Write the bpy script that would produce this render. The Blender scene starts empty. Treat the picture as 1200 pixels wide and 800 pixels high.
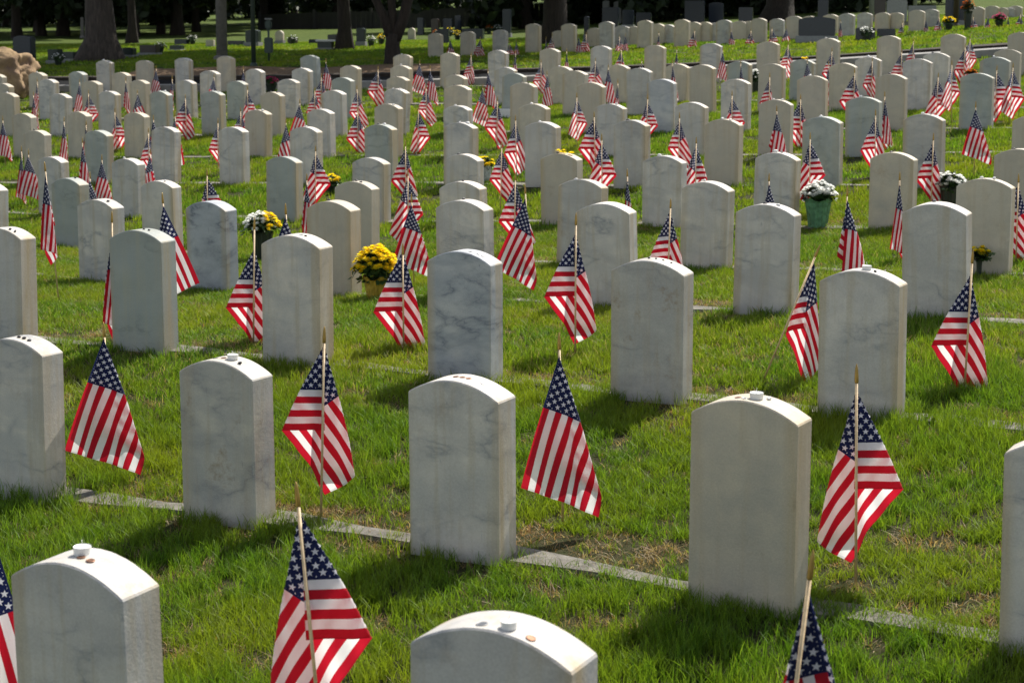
import bpy, bmesh, math, random
import numpy as np
from mathutils import Vector, Matrix, Euler
R = math.radians
random.seed(7); rng = np.random.default_rng(11)
scene = bpy.context.scene
STONES=[(0,-0.892,3.336,0.521),(0,-0.014,2.870,0.544),(1,-1.855,6.018,0.495),(1,-0.989,5.532,0.510),(1,-0.157,5.065,0.543),(1,0.687,4.591,0.581),(1,1.473,4.149,0.572),(2,-2.645,8.373,0.640),(2,-1.827,7.969,0.678),(2,-1.013,7.564,0.702),(2,-0.209,7.162,0.677),(2,0.591,6.760,0.694),(2,1.395,6.353,0.705),(3,-3.656,11.161,0.638),(3,-2.727,10.697,0.565),(3,-1.912,10.285,0.594),(3,-1.088,9.864,0.636),(3,-0.270,9.442,0.682),(3,0.544,9.017,0.709),(3,1.357,8.588,0.743),(3,2.167,8.157,0.795),(4,-3.625,13.278,0.490),(4,-2.778,12.828,0.507),(4,-1.151,11.944,0.576),(4,-0.331,11.487,0.616),(4,0.472,11.035,0.666),(4,1.274,10.576,0.694),(4,2.833,9.666,0.788),(5,-4.493,15.852,0.483),(5,-3.658,15.430,0.496),(5,-2.055,14.594,0.572),(5,-1.231,14.151,0.595),(5,-0.404,13.698,0.656),(5,0.415,13.239,0.695),(5,1.207,12.788,0.706),(5,2.013,12.320,0.765),(5,2.797,11.856,0.796),(5,3.575,11.389,0.852),(6,-5.340,18.218,0.612),(6,-4.557,17.851,0.632),(6,-3.734,17.455,0.690),(6,-2.921,17.053,0.711),(6,-2.115,16.644,0.733),(6,-1.306,16.222,0.780),(6,-0.498,15.791,0.819),(6,0.299,15.354,0.848),(6,1.105,14.902,0.886),(6,1.885,14.454,0.915),(6,2.684,13.985,0.959),(6,3.443,13.530,1.002),(6,4.212,13.059,1.016),(7,-6.198,20.667,0.696),(7,-5.421,20.341,0.731),(7,-4.625,19.996,0.736),(7,-3.016,19.259,0.798),(7,-2.212,18.872,0.824),(7,-1.407,18.471,0.898),(7,-0.588,18.051,0.895),(7,0.241,17.612,0.931),(7,1.042,17.174,0.948),(7,1.845,16.723,0.982),(7,2.643,16.262,1.025),(7,3.430,15.795,1.066),(8,-7.069,22.827,0.887),(8,-6.271,22.541,0.884),(8,-5.514,22.257,0.928),(8,-4.735,21.950,0.938),(8,-3.969,21.635,0.947),(8,-3.121,21.271,0.947),(8,-2.281,20.894,0.981),(8,-1.464,20.511,1.013),(8,-0.670,20.125,1.066),(8,0.145,19.713,1.108),(8,0.941,19.296,1.119),(8,1.750,18.857,1.169),(8,2.540,18.414,1.179),(8,3.324,17.960,1.227),(8,4.088,17.504,1.255),(8,4.869,17.025,1.273),(9,-7.818,25.005,0.963),(9,-7.058,24.786,1.033),(9,-6.332,24.563,1.012),(9,-5.552,24.308,1.031),(9,-4.805,24.049,1.037),(9,-3.999,23.752,1.032),(9,-3.215,23.448,1.064),(9,-2.400,23.114,1.095),(9,-1.594,22.766,1.115),(9,-0.775,22.396,1.146),(9,0.029,22.016,1.177),(9,0.844,21.612,1.218),(9,1.665,21.188,1.259),(9,2.443,20.770,1.309),(9,3.242,20.324,1.326),(9,4.047,19.858,1.342),(9,4.828,19.389,1.399),(9,5.608,18.906,1.423),(10,-8.481,26.765,1.071),(10,-7.748,26.611,1.102),(10,-7.035,26.447,1.119),(10,-6.297,26.260,1.109),(10,-4.792,25.831,1.144),(10,-4.036,25.590,1.175),(10,-3.258,25.324,1.192),(10,-2.479,25.040,1.236),(10,-1.678,24.729,1.240),(10,-0.095,24.059,1.225),(10,0.726,23.683,1.243),(10,1.532,23.294,1.273),(10,2.321,22.894,1.291),(10,3.141,22.460,1.332),(10,3.927,22.024,1.360),(10,4.725,21.564,1.399),(10,5.490,21.104,1.458),(10,6.269,20.619,1.504),(11,-7.118,28.524,1.274),(11,-6.416,28.392,1.276),(11,-5.678,28.237,1.321),(11,-4.921,28.058,1.352),(11,-3.401,27.644,1.370),(11,-1.818,27.131,1.389),(11,-1.026,26.844,1.419),(11,-0.222,26.531,1.462),(11,0.617,26.183,1.491),(11,1.412,25.831,1.533),(11,2.236,25.444,1.547),(11,3.058,25.036,1.574),(11,3.874,24.609,1.600),(11,4.682,24.165,1.650),(11,5.478,23.707,1.686),(11,6.288,23.219,1.708),(11,7.084,22.719,1.729),(12,-1.621,34.647,1.780),(12,-0.931,34.590,1.815),(12,-0.244,34.535,1.851),(12,0.450,34.477,1.975),(12,1.213,34.413,1.975),(12,2.000,34.347,2.018),(12,2.793,34.281,2.044),(12,3.565,34.218,2.061),(12,4.439,34.140,2.051),(12,5.161,34.080,2.085),(12,5.870,34.017,2.129),(12,6.951,33.924,2.180),(12,8.380,33.804,2.248),(12,9.573,33.696,2.315),(13,1.049,36.151,1.844),(13,1.830,36.109,1.900),(13,2.441,36.078,1.955),(13,2.676,36.064,1.936),(13,3.219,36.034,1.992),(13,3.444,36.023,1.973),(13,4.013,35.991,2.029),(13,4.247,35.980,2.029),(13,4.443,35.969,2.010),(13,5.012,35.940,2.047),(13,5.207,35.927,2.047),(13,5.839,35.898,2.102),(13,6.534,35.860,2.157),(13,6.996,35.835,2.194),(13,7.736,35.798,2.230),(13,8.123,35.774,2.230),(13,8.408,35.757,2.230),(13,9.170,35.716,2.303),(13,11.445,39.000,2.448),(13,11.681,39.000,2.408),(13,11.843,39.000,2.408),(13,12.005,39.000,2.448),(13,12.124,39.000,2.226)]
FLAGS=[(1,-1.541,6.120,-0.065,-1.563,0.533,0.477,'A'),(1,-0.659,5.440,-0.029,-0.638,0.637,0.581,'B'),(1,0.171,5.280,0.001,0.155,0.645,0.574,'A'),(1,1.025,4.680,-0.004,1.011,0.660,0.588,'M'),(2,-0.528,7.780,0.111,-0.528,0.632,0.603,'B'),(2,0.299,7.560,0.120,0.300,0.801,0.712,'B'),(2,1.886,6.640,0.152,1.903,0.746,0.650,'B'),(2,-1.301,8.040,0.107,-1.285,0.725,0.579,'B'),(2,1.082,6.920,0.135,1.325,0.732,0.673,'S'),(0,-0.429,3.551,-0.052,-0.485,0.618,0.553,'M'),(0,0.492,2.980,-0.098,0.570,0.643,0.575,'O'),(0,-1.235,3.791,-0.093,-1.246,0.478,0.419,'R'),(3,0.112,9.560,0.104,0.076,0.762,0.681,'A'),(2,-2.714,9.600,0.062,-2.774,0.891,0.825,'N'),(2,-1.800,8.500,0.087,-1.842,0.810,0.747,'R'),(2,-2.040,8.180,0.077,-2.030,0.744,0.631,'N'),(2,-1.147,8.181,0.109,-1.147,0.787,0.727,'A'),(5,-4.973,16.640,-0.067,-4.973,0.501,0.441,'A'),(4,-3.604,13.816,-0.094,-3.604,0.493,0.433,'A'),(5,-4.013,15.855,-0.059,-4.013,0.505,0.445,'A'),(5,-3.560,15.930,-0.023,-3.560,0.559,0.499,'R'),(5,-4.322,16.316,-0.049,-4.322,0.644,0.584,'N'),(5,-5.054,16.680,-0.069,-5.054,0.533,0.473,'N'),(6,-6.250,19.911,0.069,-6.250,0.693,0.633,'A'),(9,-7.418,25.442,0.459,-7.418,1.037,0.977,'N'),(8,-6.862,23.304,0.333,-6.862,0.894,0.834,'N'),(6,-5.158,18.683,0.062,-5.158,0.742,0.682,'N'),(9,-6.709,25.231,0.471,-6.709,1.029,0.969,'A'),(8,-5.983,22.985,0.351,-5.983,0.929,0.869,'M'),(6,-4.868,18.548,0.075,-4.868,0.710,0.650,'N'),(7,-5.080,20.745,0.218,-5.080,0.761,0.701,'M'),(9,-5.935,24.985,0.483,-5.935,1.061,1.001,'N'),(8,-5.229,22.696,0.368,-5.229,0.938,0.878,'R'),(6,-4.005,18.137,0.112,-4.005,0.788,0.728,'A'),(6,-3.995,17.820,0.091,-3.995,0.663,0.603,'B'),(10,-5.830,26.684,0.609,-5.830,1.215,1.155,'A'),(9,-5.159,24.724,0.496,-5.159,1.093,1.033,'N'),(7,-4.254,21.153,0.300,-4.254,0.921,0.861,'B'),(6,-3.916,18.858,0.160,-3.916,0.793,0.733,'A'),(6,-3.701,17.989,0.125,-3.701,0.701,0.641,'R'),(6,-3.221,17.753,0.142,-3.221,0.769,0.709,'B'),(9,-4.479,24.481,0.505,-4.479,1.124,1.064,'A'),(10,-4.330,26.235,0.644,-4.330,1.209,1.149,'A'),(8,-3.582,22.021,0.401,-3.582,1.006,0.946,'M'),(7,-3.335,19.960,0.261,-3.335,0.805,0.745,'B'),(6,-2.418,17.349,0.168,-2.418,0.790,0.730,'R'),(7,-2.562,19.592,0.293,-2.562,0.914,0.854,'A'),(8,-2.618,21.597,0.419,-2.618,1.007,0.947,'B'),(9,-2.785,23.824,0.538,-2.785,1.139,1.079,'B'),(10,-2.941,25.760,0.680,-2.941,1.338,1.278,'A'),(4,-2.500,13.229,-0.062,-2.500,0.564,0.504,'M'),(5,-1.820,15.019,0.054,-1.820,0.646,0.586,'M'),(4,-1.616,12.749,-0.023,-1.616,0.570,0.510,'N'),(8,-2.037,21.331,0.438,-2.037,1.037,0.977,'B'),(7,-1.796,18.883,0.306,-1.796,0.852,0.792,'B'),(9,-1.930,23.464,0.560,-1.930,1.257,1.197,'B'),(10,-1.424,25.177,0.710,-1.424,1.319,1.259,'A'),(9,-1.163,23.124,0.580,-1.163,1.275,1.215,'A'),(8,-1.107,20.889,0.476,-1.107,1.061,1.001,'B'),(7,-1.060,18.505,0.336,-1.060,0.887,0.827,'M'),(5,-0.958,14.552,0.088,-0.958,0.723,0.663,'B'),(4,-0.792,12.295,0.016,-0.792,0.641,0.581,'M'),(3,-0.635,10.181,0.064,-0.635,0.649,0.589,'A'),(11,-0.676,26.914,0.885,-0.676,1.436,1.376,'B'),(9,-0.334,22.739,0.604,-0.334,1.246,1.186,'A'),(8,-0.366,20.523,0.514,-0.366,1.072,1.012,'A'),(7,-0.164,18.378,0.389,-0.164,0.989,0.929,'B'),(5,-0.089,14.072,0.125,-0.089,0.739,0.679,'B'),(6,0.034,16.051,0.277,0.034,0.880,0.820,'B'),(4,0.025,11.838,0.053,0.025,0.648,0.588,'B'),(11,0.056,26.618,0.909,0.056,1.466,1.406,'N'),(10,0.434,24.369,0.732,0.434,1.343,1.283,'B'),(9,0.480,22.344,0.630,0.480,1.206,1.146,'R'),(7,0.714,17.904,0.420,0.714,1.044,0.984,'M'),(6,0.789,15.631,0.297,0.789,0.933,0.873,'B'),(5,0.752,13.598,0.172,0.752,0.835,0.775,'M'),(10,1.231,23.991,0.739,1.231,1.373,1.313,'B'),(9,1.298,21.930,0.656,1.298,1.306,1.246,'A'),(8,1.279,19.664,0.587,1.279,1.158,1.098,'N'),(11,0.880,26.263,0.944,0.880,1.496,1.436,'N'),(11,1.733,25.872,0.977,1.733,1.525,1.465,'B'),(10,1.884,23.668,0.771,1.884,1.377,1.317,'N'),(7,1.460,17.491,0.454,1.460,1.040,0.980,'M'),(4,0.812,11.391,0.098,0.812,0.710,0.650,'N'),(6,1.565,15.189,0.325,1.565,0.946,0.886,'B'),(9,2.117,21.498,0.690,2.117,1.369,1.309,'N'),(10,2.451,24.271,0.862,2.451,1.534,1.474,'N'),(10,3.095,23.944,0.885,3.095,1.523,1.463,'A'),(9,2.953,21.038,0.728,2.953,1.375,1.315,'N'),(7,2.304,17.009,0.489,2.304,1.092,1.032,'M'),(11,4.172,24.616,1.058,4.172,1.609,1.549,'B'),(8,2.964,18.720,0.645,2.964,1.250,1.190,'B'),(9,3.731,20.593,0.763,3.731,1.403,1.343,'A'),(10,4.379,22.316,0.867,4.379,1.521,1.461,'B'),(9,3.974,20.451,0.776,3.974,1.362,1.302,'N'),(6,2.396,14.706,0.370,2.396,1.030,0.970,'A'),(7,2.951,16.630,0.515,2.951,1.070,1.010,'B'),(5,2.337,12.680,0.246,2.337,0.897,0.837,'M'),(5,1.498,13.170,0.208,1.498,0.833,0.773,'M'),(4,1.727,10.864,0.153,1.727,0.725,0.665,'A'),(8,3.827,18.211,0.686,3.827,1.309,1.249,'B'),(9,4.456,20.165,0.798,4.456,1.419,1.359,'B'),(10,5.218,21.820,0.901,5.218,1.524,1.464,'B'),(10,5.553,22.593,0.997,5.553,1.660,1.600,'B'),(8,4.643,17.715,0.719,4.643,1.272,1.212,'M'),(8,4.767,17.638,0.723,4.767,1.403,1.343,'M'),(10,5.939,21.377,0.954,5.939,1.582,1.522,'B'),(10,6.231,22.193,1.025,6.231,1.695,1.635,'M'),(8,5.174,17.383,0.737,5.174,1.352,1.292,'M'),(8,5.318,17.292,0.742,5.318,1.381,1.321,'M'),(7,3.711,16.175,0.552,3.711,1.112,1.052,'N'),(6,3.187,14.235,0.420,3.187,1.013,0.953,'B'),(6,3.938,13.778,0.455,3.938,1.099,1.039,'A'),(5,3.164,12.187,0.281,3.164,0.920,0.860,'B'),(4,2.497,10.414,0.198,2.497,0.769,0.709,'N'),(4,3.147,10.030,0.231,3.147,0.786,0.726,'B'),(3,1.845,8.879,0.179,1.845,0.811,0.751,'A'),(3,0.922,9.368,0.131,0.922,0.695,0.635,'B'),(12,-1.278,33.958,1.265,-1.278,1.685,1.635,'A'),(12,-0.656,33.906,1.292,-0.656,1.703,1.653,'B'),(12,-0.053,33.855,1.318,-0.053,1.632,1.582,'M'),(12,0.088,33.843,1.324,0.088,1.668,1.618,'R'),(12,0.707,33.790,1.349,0.707,1.703,1.653,'N'),(12,0.830,33.779,1.354,0.830,1.773,1.723,'B'),(12,1.375,33.733,1.376,1.375,1.755,1.705,'A'),(12,1.533,33.720,1.382,1.533,1.808,1.758,'B'),(12,2.217,33.661,1.412,2.217,1.755,1.705,'M'),(12,2.339,33.651,1.418,2.339,1.772,1.722,'R'),(12,3.020,33.592,1.451,3.020,1.824,1.774,'N'),(12,3.749,33.529,1.487,3.749,1.876,1.826,'B'),(12,4.494,33.465,1.532,4.494,1.876,1.826,'A'),(12,4.891,33.430,1.557,4.891,1.876,1.826,'B'),(12,5.321,33.392,1.585,5.321,1.910,1.860,'M'),(12,5.596,33.369,1.603,5.596,1.927,1.877,'R'),(12,6.689,33.273,1.677,6.689,2.064,2.014,'N'),(12,7.933,33.163,1.764,7.933,2.029,1.979,'B'),(12,8.388,33.123,1.797,8.388,2.097,2.047,'A'),(12,8.657,33.099,1.817,8.657,2.148,2.098,'B'),(12,9.331,33.038,1.865,9.331,2.147,2.097,'M'),(12,9.617,33.013,1.886,9.617,2.147,2.097,'R'),(12,10.002,32.979,1.913,10.002,2.163,2.113,'N'),(12,10.252,32.956,1.929,10.252,2.197,2.147,'B')]
ROWS=[[9.237, 8.706, 8.174, 7.643, 7.112, 6.581, 6.049, 5.518, 4.987, 4.456, 3.925, 3.393, 2.862, 2.331, 1.8, 1.268, 0.737, 0.206, -0.325, -0.857, -1.388, -1.919, -2.45, -2.981, -3.513], [9.553, 9.53, 9.508, 9.485, 9.463, 8.902, 8.342, 7.782, 7.221, 6.66, 6.099, 5.538, 4.977, 4.415, 3.853, 3.291, 2.729, 2.166, 1.604, 1.041, 0.478, -0.085, -0.108, -0.131, -0.153], [10.761, 10.812, 10.863, 10.914, 10.964, 10.488, 10.008, 9.525, 9.038, 8.548, 8.055, 7.558, 7.057, 6.553, 6.046, 5.535, 5.02, 4.502, 3.981, 3.456, 2.928, 2.396, 2.447, 2.498, 2.549], [13.094, 13.134, 13.174, 13.214, 13.254, 12.784, 12.306, 11.822, 11.332, 10.834, 10.33, 9.819, 9.301, 8.777, 8.246, 7.708, 7.164, 6.612, 6.054, 5.49, 4.918, 4.34, 4.38, 4.42, 4.46], [15.488, 15.488, 15.488, 15.488, 15.488, 15.0, 14.501, 13.993, 13.475, 12.946, 12.408, 11.86, 11.302, 10.734, 10.155, 9.567, 8.969, 8.361, 7.743, 7.115, 6.477, 5.829, 5.829, 5.829, 5.829], [17.523, 17.523, 17.523, 17.523, 17.523, 17.063, 16.59, 16.103, 15.604, 15.091, 14.565, 14.025, 13.473, 12.907, 12.328, 11.735, 11.13, 10.511, 9.879, 9.233, 8.575, 7.903, 7.903, 7.903, 7.903], [19.386, 19.386, 19.386, 19.386, 19.386, 18.96, 18.518, 18.06, 17.584, 17.093, 16.585, 16.06, 15.519, 14.962, 14.388, 13.797, 13.19, 12.566, 11.926, 11.27, 10.597, 9.907, 9.907, 9.907, 9.907], [22.412, 22.412, 22.086, 21.74, 21.375, 20.99, 20.585, 20.16, 19.716, 19.252, 18.768, 18.264, 17.741, 17.197, 16.634, 16.052, 15.449, 14.827, 14.185, 13.523, 12.841, 12.14, 12.14, 12.14, 12.14], [24.019, 24.019, 23.75, 23.457, 23.141, 22.803, 22.441, 22.056, 21.648, 21.218, 20.764, 20.287, 19.787, 19.264, 18.718, 18.149, 17.558, 16.943, 16.305, 15.644, 14.96, 14.253, 14.253, 14.253, 14.253], [25.756, 25.756, 25.549, 25.315, 25.055, 24.769, 24.457, 24.118, 23.753, 23.361, 22.944, 22.5, 22.03, 21.533, 21.01, 20.461, 19.886, 19.284, 18.656, 18.002, 17.322, 16.615, 16.615, 16.615, 16.615], [27.172, 27.172, 27.033, 26.864, 26.666, 26.438, 26.181, 25.894, 25.578, 25.232, 24.856, 24.451, 24.017, 23.552, 23.059, 22.536, 21.983, 21.401, 20.789, 20.147, 19.477, 18.776, 18.776, 18.776, 18.776], [28.959, 28.959, 28.894, 28.797, 28.666, 28.503, 28.307, 28.078, 27.816, 27.522, 27.194, 26.834, 26.441, 26.016, 25.557, 25.066, 24.542, 23.985, 23.395, 22.773, 22.117, 21.429, 21.429, 21.429, 21.429]]
GT=[-0.36, -0.3, -0.24, -0.18, -0.12, -0.06, 0.0, 0.06, 0.12, 0.18, 0.24, 0.3, 0.36]
GY=[2.0, 3.0, 4.0, 5.0, 6.0, 7.0, 8.0, 9.0, 10.0, 12.0, 14.0, 16.0, 18.0, 20.0, 22.0, 24.0, 26.0, 28.0, 30.0, 34.0, 38.0, 45.0, 55.0, 70.0, 90.0, 120.0, 160.0, 220.0]
GZ=[[-0.012, -0.063, -0.111, -0.142, -0.136, -0.072, 0.011, 0.072, 0.091, 0.029, -0.092, -0.142, -0.09, 0.019, 0.166, 0.309, 0.44, 0.568, 0.692, 0.925, 1.124, 1.4, 1.691, 2.025, 2.464, 3.237, 4.344, 6.059], [-0.012, -0.053, -0.094, -0.119, -0.107, -0.03, 0.048, 0.076, 0.06, -0.02, -0.102, -0.099, -0.001, 0.09, 0.245, 0.372, 0.482, 0.619, 0.753, 1.003, 1.203, 1.45, 1.704, 2.021, 2.514, 3.448, 4.697, 6.578], [-0.013, -0.047, -0.081, -0.096, -0.066, 0.013, 0.082, 0.079, 0.035, -0.054, -0.097, -0.043, 0.082, 0.165, 0.322, 0.426, 0.537, 0.675, 0.809, 1.054, 1.246, 1.475, 1.709, 2.049, 2.623, 3.67, 5.046, 7.084], [-0.016, -0.044, -0.069, -0.075, -0.032, 0.051, 0.104, 0.086, 0.035, -0.05, -0.064, 0.038, 0.158, 0.245, 0.383, 0.476, 0.608, 0.743, 0.87, 1.098, 1.276, 1.492, 1.728, 2.121, 2.787, 3.926, 5.391, 7.572], [-0.021, -0.041, -0.058, -0.051, 0.001, 0.077, 0.118, 0.096, 0.05, -0.022, -0.013, 0.121, 0.226, 0.328, 0.443, 0.543, 0.689, 0.817, 0.937, 1.149, 1.314, 1.521, 1.763, 2.216, 2.966, 4.165, 5.727, 8.044], [-0.03, -0.039, -0.048, -0.035, 0.023, 0.088, 0.119, 0.106, 0.07, 0.013, 0.053, 0.203, 0.3, 0.426, 0.516, 0.611, 0.771, 0.899, 1.02, 1.231, 1.378, 1.567, 1.806, 2.286, 3.097, 4.39, 6.062, 8.509], [-0.045, -0.042, -0.045, -0.022, 0.039, 0.098, 0.123, 0.116, 0.089, 0.049, 0.127, 0.273, 0.372, 0.522, 0.592, 0.67, 0.864, 0.996, 1.118, 1.328, 1.461, 1.616, 1.874, 2.388, 3.253, 4.644, 6.406, 8.982], [-0.07, -0.061, -0.049, -0.012, 0.054, 0.112, 0.135, 0.129, 0.105, 0.085, 0.2, 0.33, 0.452, 0.607, 0.659, 0.751, 0.977, 1.102, 1.219, 1.418, 1.561, 1.757, 2.069, 2.641, 3.525, 4.924, 6.767, 9.495], [-0.099, -0.081, -0.057, -0.007, 0.069, 0.13, 0.152, 0.145, 0.124, 0.129, 0.274, 0.391, 0.543, 0.683, 0.725, 0.867, 1.105, 1.224, 1.334, 1.525, 1.677, 1.908, 2.277, 2.901, 3.803, 5.222, 7.141, 10.042], [-0.13, -0.096, -0.057, 0.004, 0.086, 0.147, 0.173, 0.167, 0.154, 0.186, 0.351, 0.466, 0.634, 0.744, 0.803, 1.01, 1.247, 1.364, 1.472, 1.661, 1.812, 2.052, 2.449, 3.093, 4.009, 5.493, 7.52, 10.63], [-0.161, -0.106, -0.047, 0.025, 0.104, 0.164, 0.195, 0.191, 0.186, 0.244, 0.426, 0.553, 0.716, 0.813, 0.912, 1.155, 1.395, 1.511, 1.618, 1.805, 1.957, 2.2, 2.619, 3.282, 4.208, 5.728, 7.895, 11.257], [-0.19, -0.112, -0.033, 0.047, 0.12, 0.176, 0.209, 0.213, 0.22, 0.307, 0.491, 0.638, 0.785, 0.893, 1.043, 1.298, 1.54, 1.656, 1.764, 1.955, 2.107, 2.354, 2.806, 3.49, 4.422, 5.958, 8.27, 11.901], [-0.218, -0.116, -0.018, 0.067, 0.135, 0.185, 0.216, 0.234, 0.261, 0.375, 0.552, 0.715, 0.849, 0.986, 1.186, 1.444, 1.681, 1.792, 1.896, 2.086, 2.259, 2.549, 2.991, 3.682, 4.642, 6.223, 8.641, 12.511]]

# ---------------------------------------------------------------- camera, world, sun
FPX, CYP, ZC = 1900.0, 265.0, 1.6
PITCH = math.atan((CYP - 49) / FPX)
cd = bpy.data.cameras.new('camera'); cam = bpy.data.objects.new('camera', cd)
scene.collection.objects.link(cam); scene.camera = cam
cam.location = (0, 0, ZC); cam.rotation_euler = (math.pi/2 - PITCH, 0, 0)
cd.sensor_fit = 'HORIZONTAL'; cd.sensor_width = 36.0; cd.lens = FPX/1200*36.0
cd.shift_y = -(400 - CYP)/1200.0
cd.clip_start = 0.05; cd.clip_end = 2000
cd.dof.use_dof = True; cd.dof.focus_distance = 6.8; cd.dof.aperture_fstop = 8.5
SUN_EL, SUN_AZ = 50.0, 35.0       # azimuth: degrees right of the view direction (+Y)
w = bpy.data.worlds.new("World"); scene.world = w; w.use_nodes = True
nt = w.node_tree; bg = nt.nodes['Background']
sky = nt.nodes.new('ShaderNodeTexSky'); sky.sky_type = 'NISHITA'; sky.sun_disc = False
sky.sun_elevation = R(SUN_EL); sky.sun_rotation = R(SUN_AZ)
sky.altitude = 200; sky.air_density = 1.0; sky.dust_density = 1.0
hsv = nt.nodes.new('ShaderNodeHueSaturation'); hsv.inputs['Saturation'].default_value = .50
nt.links.new(sky.outputs[0], hsv.inputs['Color']); nt.links.new(hsv.outputs[0], bg.inputs[0]); bg.inputs[1].default_value = 0.100
sl = bpy.data.lights.new('sun', 'SUN'); sl.energy = 4.6; sl.angle = R(0.5); sl.color = (1.0, 0.95, 0.86)
so = bpy.data.objects.new('sun', sl); scene.collection.objects.link(so)
sd = Vector((math.sin(R(SUN_AZ))*math.cos(R(SUN_EL)), math.cos(R(SUN_AZ))*math.cos(R(SUN_EL)), math.sin(R(SUN_EL))))
so.rotation_euler = sd.to_track_quat('Z', 'Y').to_euler(); so.location = sd*60
vs = scene.view_settings; vs.view_transform = 'Standard'; vs.look = 'None'; vs.exposure = 0.62; vs.gamma = 1
scene.render.engine = 'CYCLES'; scene.render.resolution_x = 1024; scene.render.resolution_y = 682

# ---------------------------------------------------------------- helpers
C = scene.collection
def tag(o, label=None, cat=None, group=None, kind=None):
    if label: o['label'] = label
    if cat: o['category'] = cat
    if group: o['group'] = group
    if kind: o['kind'] = kind
    return o
def mesh_obj(name, me, mat=None, parent=None, loc=None, rot=None):
    o = bpy.data.objects.new(name, me); C.objects.link(o)
    if mat is not None and not me.materials: me.materials.append(mat)
    if parent: o.parent = parent
    if loc is not None: o.location = loc
    if rot is not None: o.rotation_euler = rot
    return o
def empty(name, loc, rz=0.0):
    o = bpy.data.objects.new(name, None); C.objects.link(o)
    o.location = loc; o.rotation_euler = (0, 0, rz); o.empty_display_size = 0.1
    return o
def from_py(name, v, f, smooth=False, uv=None):
    me = bpy.data.meshes.new(name); me.from_pydata([tuple(map(float, p)) for p in v], [], f)
    if smooth: me.polygons.foreach_set('use_smooth', [True]*len(me.polygons))
    me.update(); return me
def bm_mesh(name, bm, smooth=False):
    me = bpy.data.meshes.new(name); bm.normal_update(); bm.to_mesh(me); bm.free()
    if smooth: me.polygons.foreach_set('use_smooth', [True]*len(me.polygons))
    return me
def box_bm(bm, x0, x1, y0, y1, z0, z1, bev=0.0, rot=None):
    r = bmesh.ops.create_cube(bm, size=1.0); vs_ = r['verts']
    for v in vs_:
        v.co = Vector(((x0+x1)/2 + v.co.x*(x1-x0), (y0+y1)/2 + v.co.y*(y1-y0), (z0+z1)/2 + v.co.z*(z1-z0)))
    if bev > 0:
        es = list({e for v in vs_ for e in v.link_edges})
        bmesh.ops.bevel(bm, geom=es, offset=bev, segments=2, affect='EDGES')
def tube(pts, rad, n=8, cap=True):
    """tapered tube through pts -> verts, faces"""
    V, Fc = [], []
    for i, p in enumerate(pts):
        p = Vector(p); a = Vector(pts[max(i-1, 0)]); b = Vector(pts[min(i+1, len(pts)-1)])
        d = (b-a).normalized(); up = Vector((0, 0, 1)) if abs(d.z) < .9 else Vector((1, 0, 0))
        u = d.cross(up).normalized(); w_ = d.cross(u)
        for k in range(n):
            t = 2*math.pi*k/n; V.append(p + (u*math.cos(t) + w_*math.sin(t))*rad[i])
    for i in range(len(pts)-1):
        for k in range(n):
            Fc.append((i*n+k, i*n+(k+1) % n, (i+1)*n+(k+1) % n, (i+1)*n+k))
    if cap:
        Fc.append(tuple(range(n))[::-1]); Fc.append(tuple((len(pts)-1)*n+k for k in range(n)))
    return V, Fc
ORD = ['zeroth', 'first', 'second', 'third', 'fourth', 'fifth', 'sixth', 'seventh', 'eighth', 'ninth', 'tenth', 'eleventh', 'twelfth', 'thirteenth',
       'fourteenth', 'fifteenth', 'sixteenth', 'seventeenth', 'eighteenth', 'nineteenth', 'twentieth', 'twenty-first', 'twenty-second', 'twenty-third', 'twenty-fourth', 'twenty-fifth', 'twenty-sixth']

# ---------------------------------------------------------------- ground height from the surveyed table
_gt, _gy, _gz = np.array(GT), np.array(GY), np.array(GZ)
def gh_arr(X, Y):
    X = np.asarray(X, float); Y = np.asarray(Y, float)
    yy = np.clip(Y, _gy[0], _gy[-1]-1e-6); t = np.clip(X/np.maximum(yy, 2.0), _gt[0], _gt[-1]-1e-6)
    i = np.clip(np.searchsorted(_gt, t, side='right')-1, 0, len(_gt)-2)
    j = np.clip(np.searchsorted(_gy, yy, side='right')-1, 0, len(_gy)-2)
    a = (t-_gt[i])/(_gt[i+1]-_gt[i]); b = (yy-_gy[j])/(_gy[j+1]-_gy[j])
    z = (1-a)*(1-b)*_gz[i, j]+a*(1-b)*_gz[i+1, j]+(1-a)*b*_gz[i, j+1]+a*b*_gz[i+1, j+1]
    return z
def gh(x, y): return float(gh_arr(x, y))
_rx = np.arange(-12, 12.1, 1.0); _rows = np.array(ROWS)
def rowY(k, X): return np.interp(X, _rx, _rows[k])
def at(px, py, Y):
    """world point at forward distance Y seen at photo pixel (px,py) (used only to survey positions)"""
    v = (CYP-py)/FPX; cp, sp = math.cos(PITCH), math.sin(PITCH)
    Z = Y*(v*cp-sp)/(cp+v*sp); return Vector(((px-600)/FPX*(Y*cp-Z*sp), Y, Z+ZC))

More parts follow.
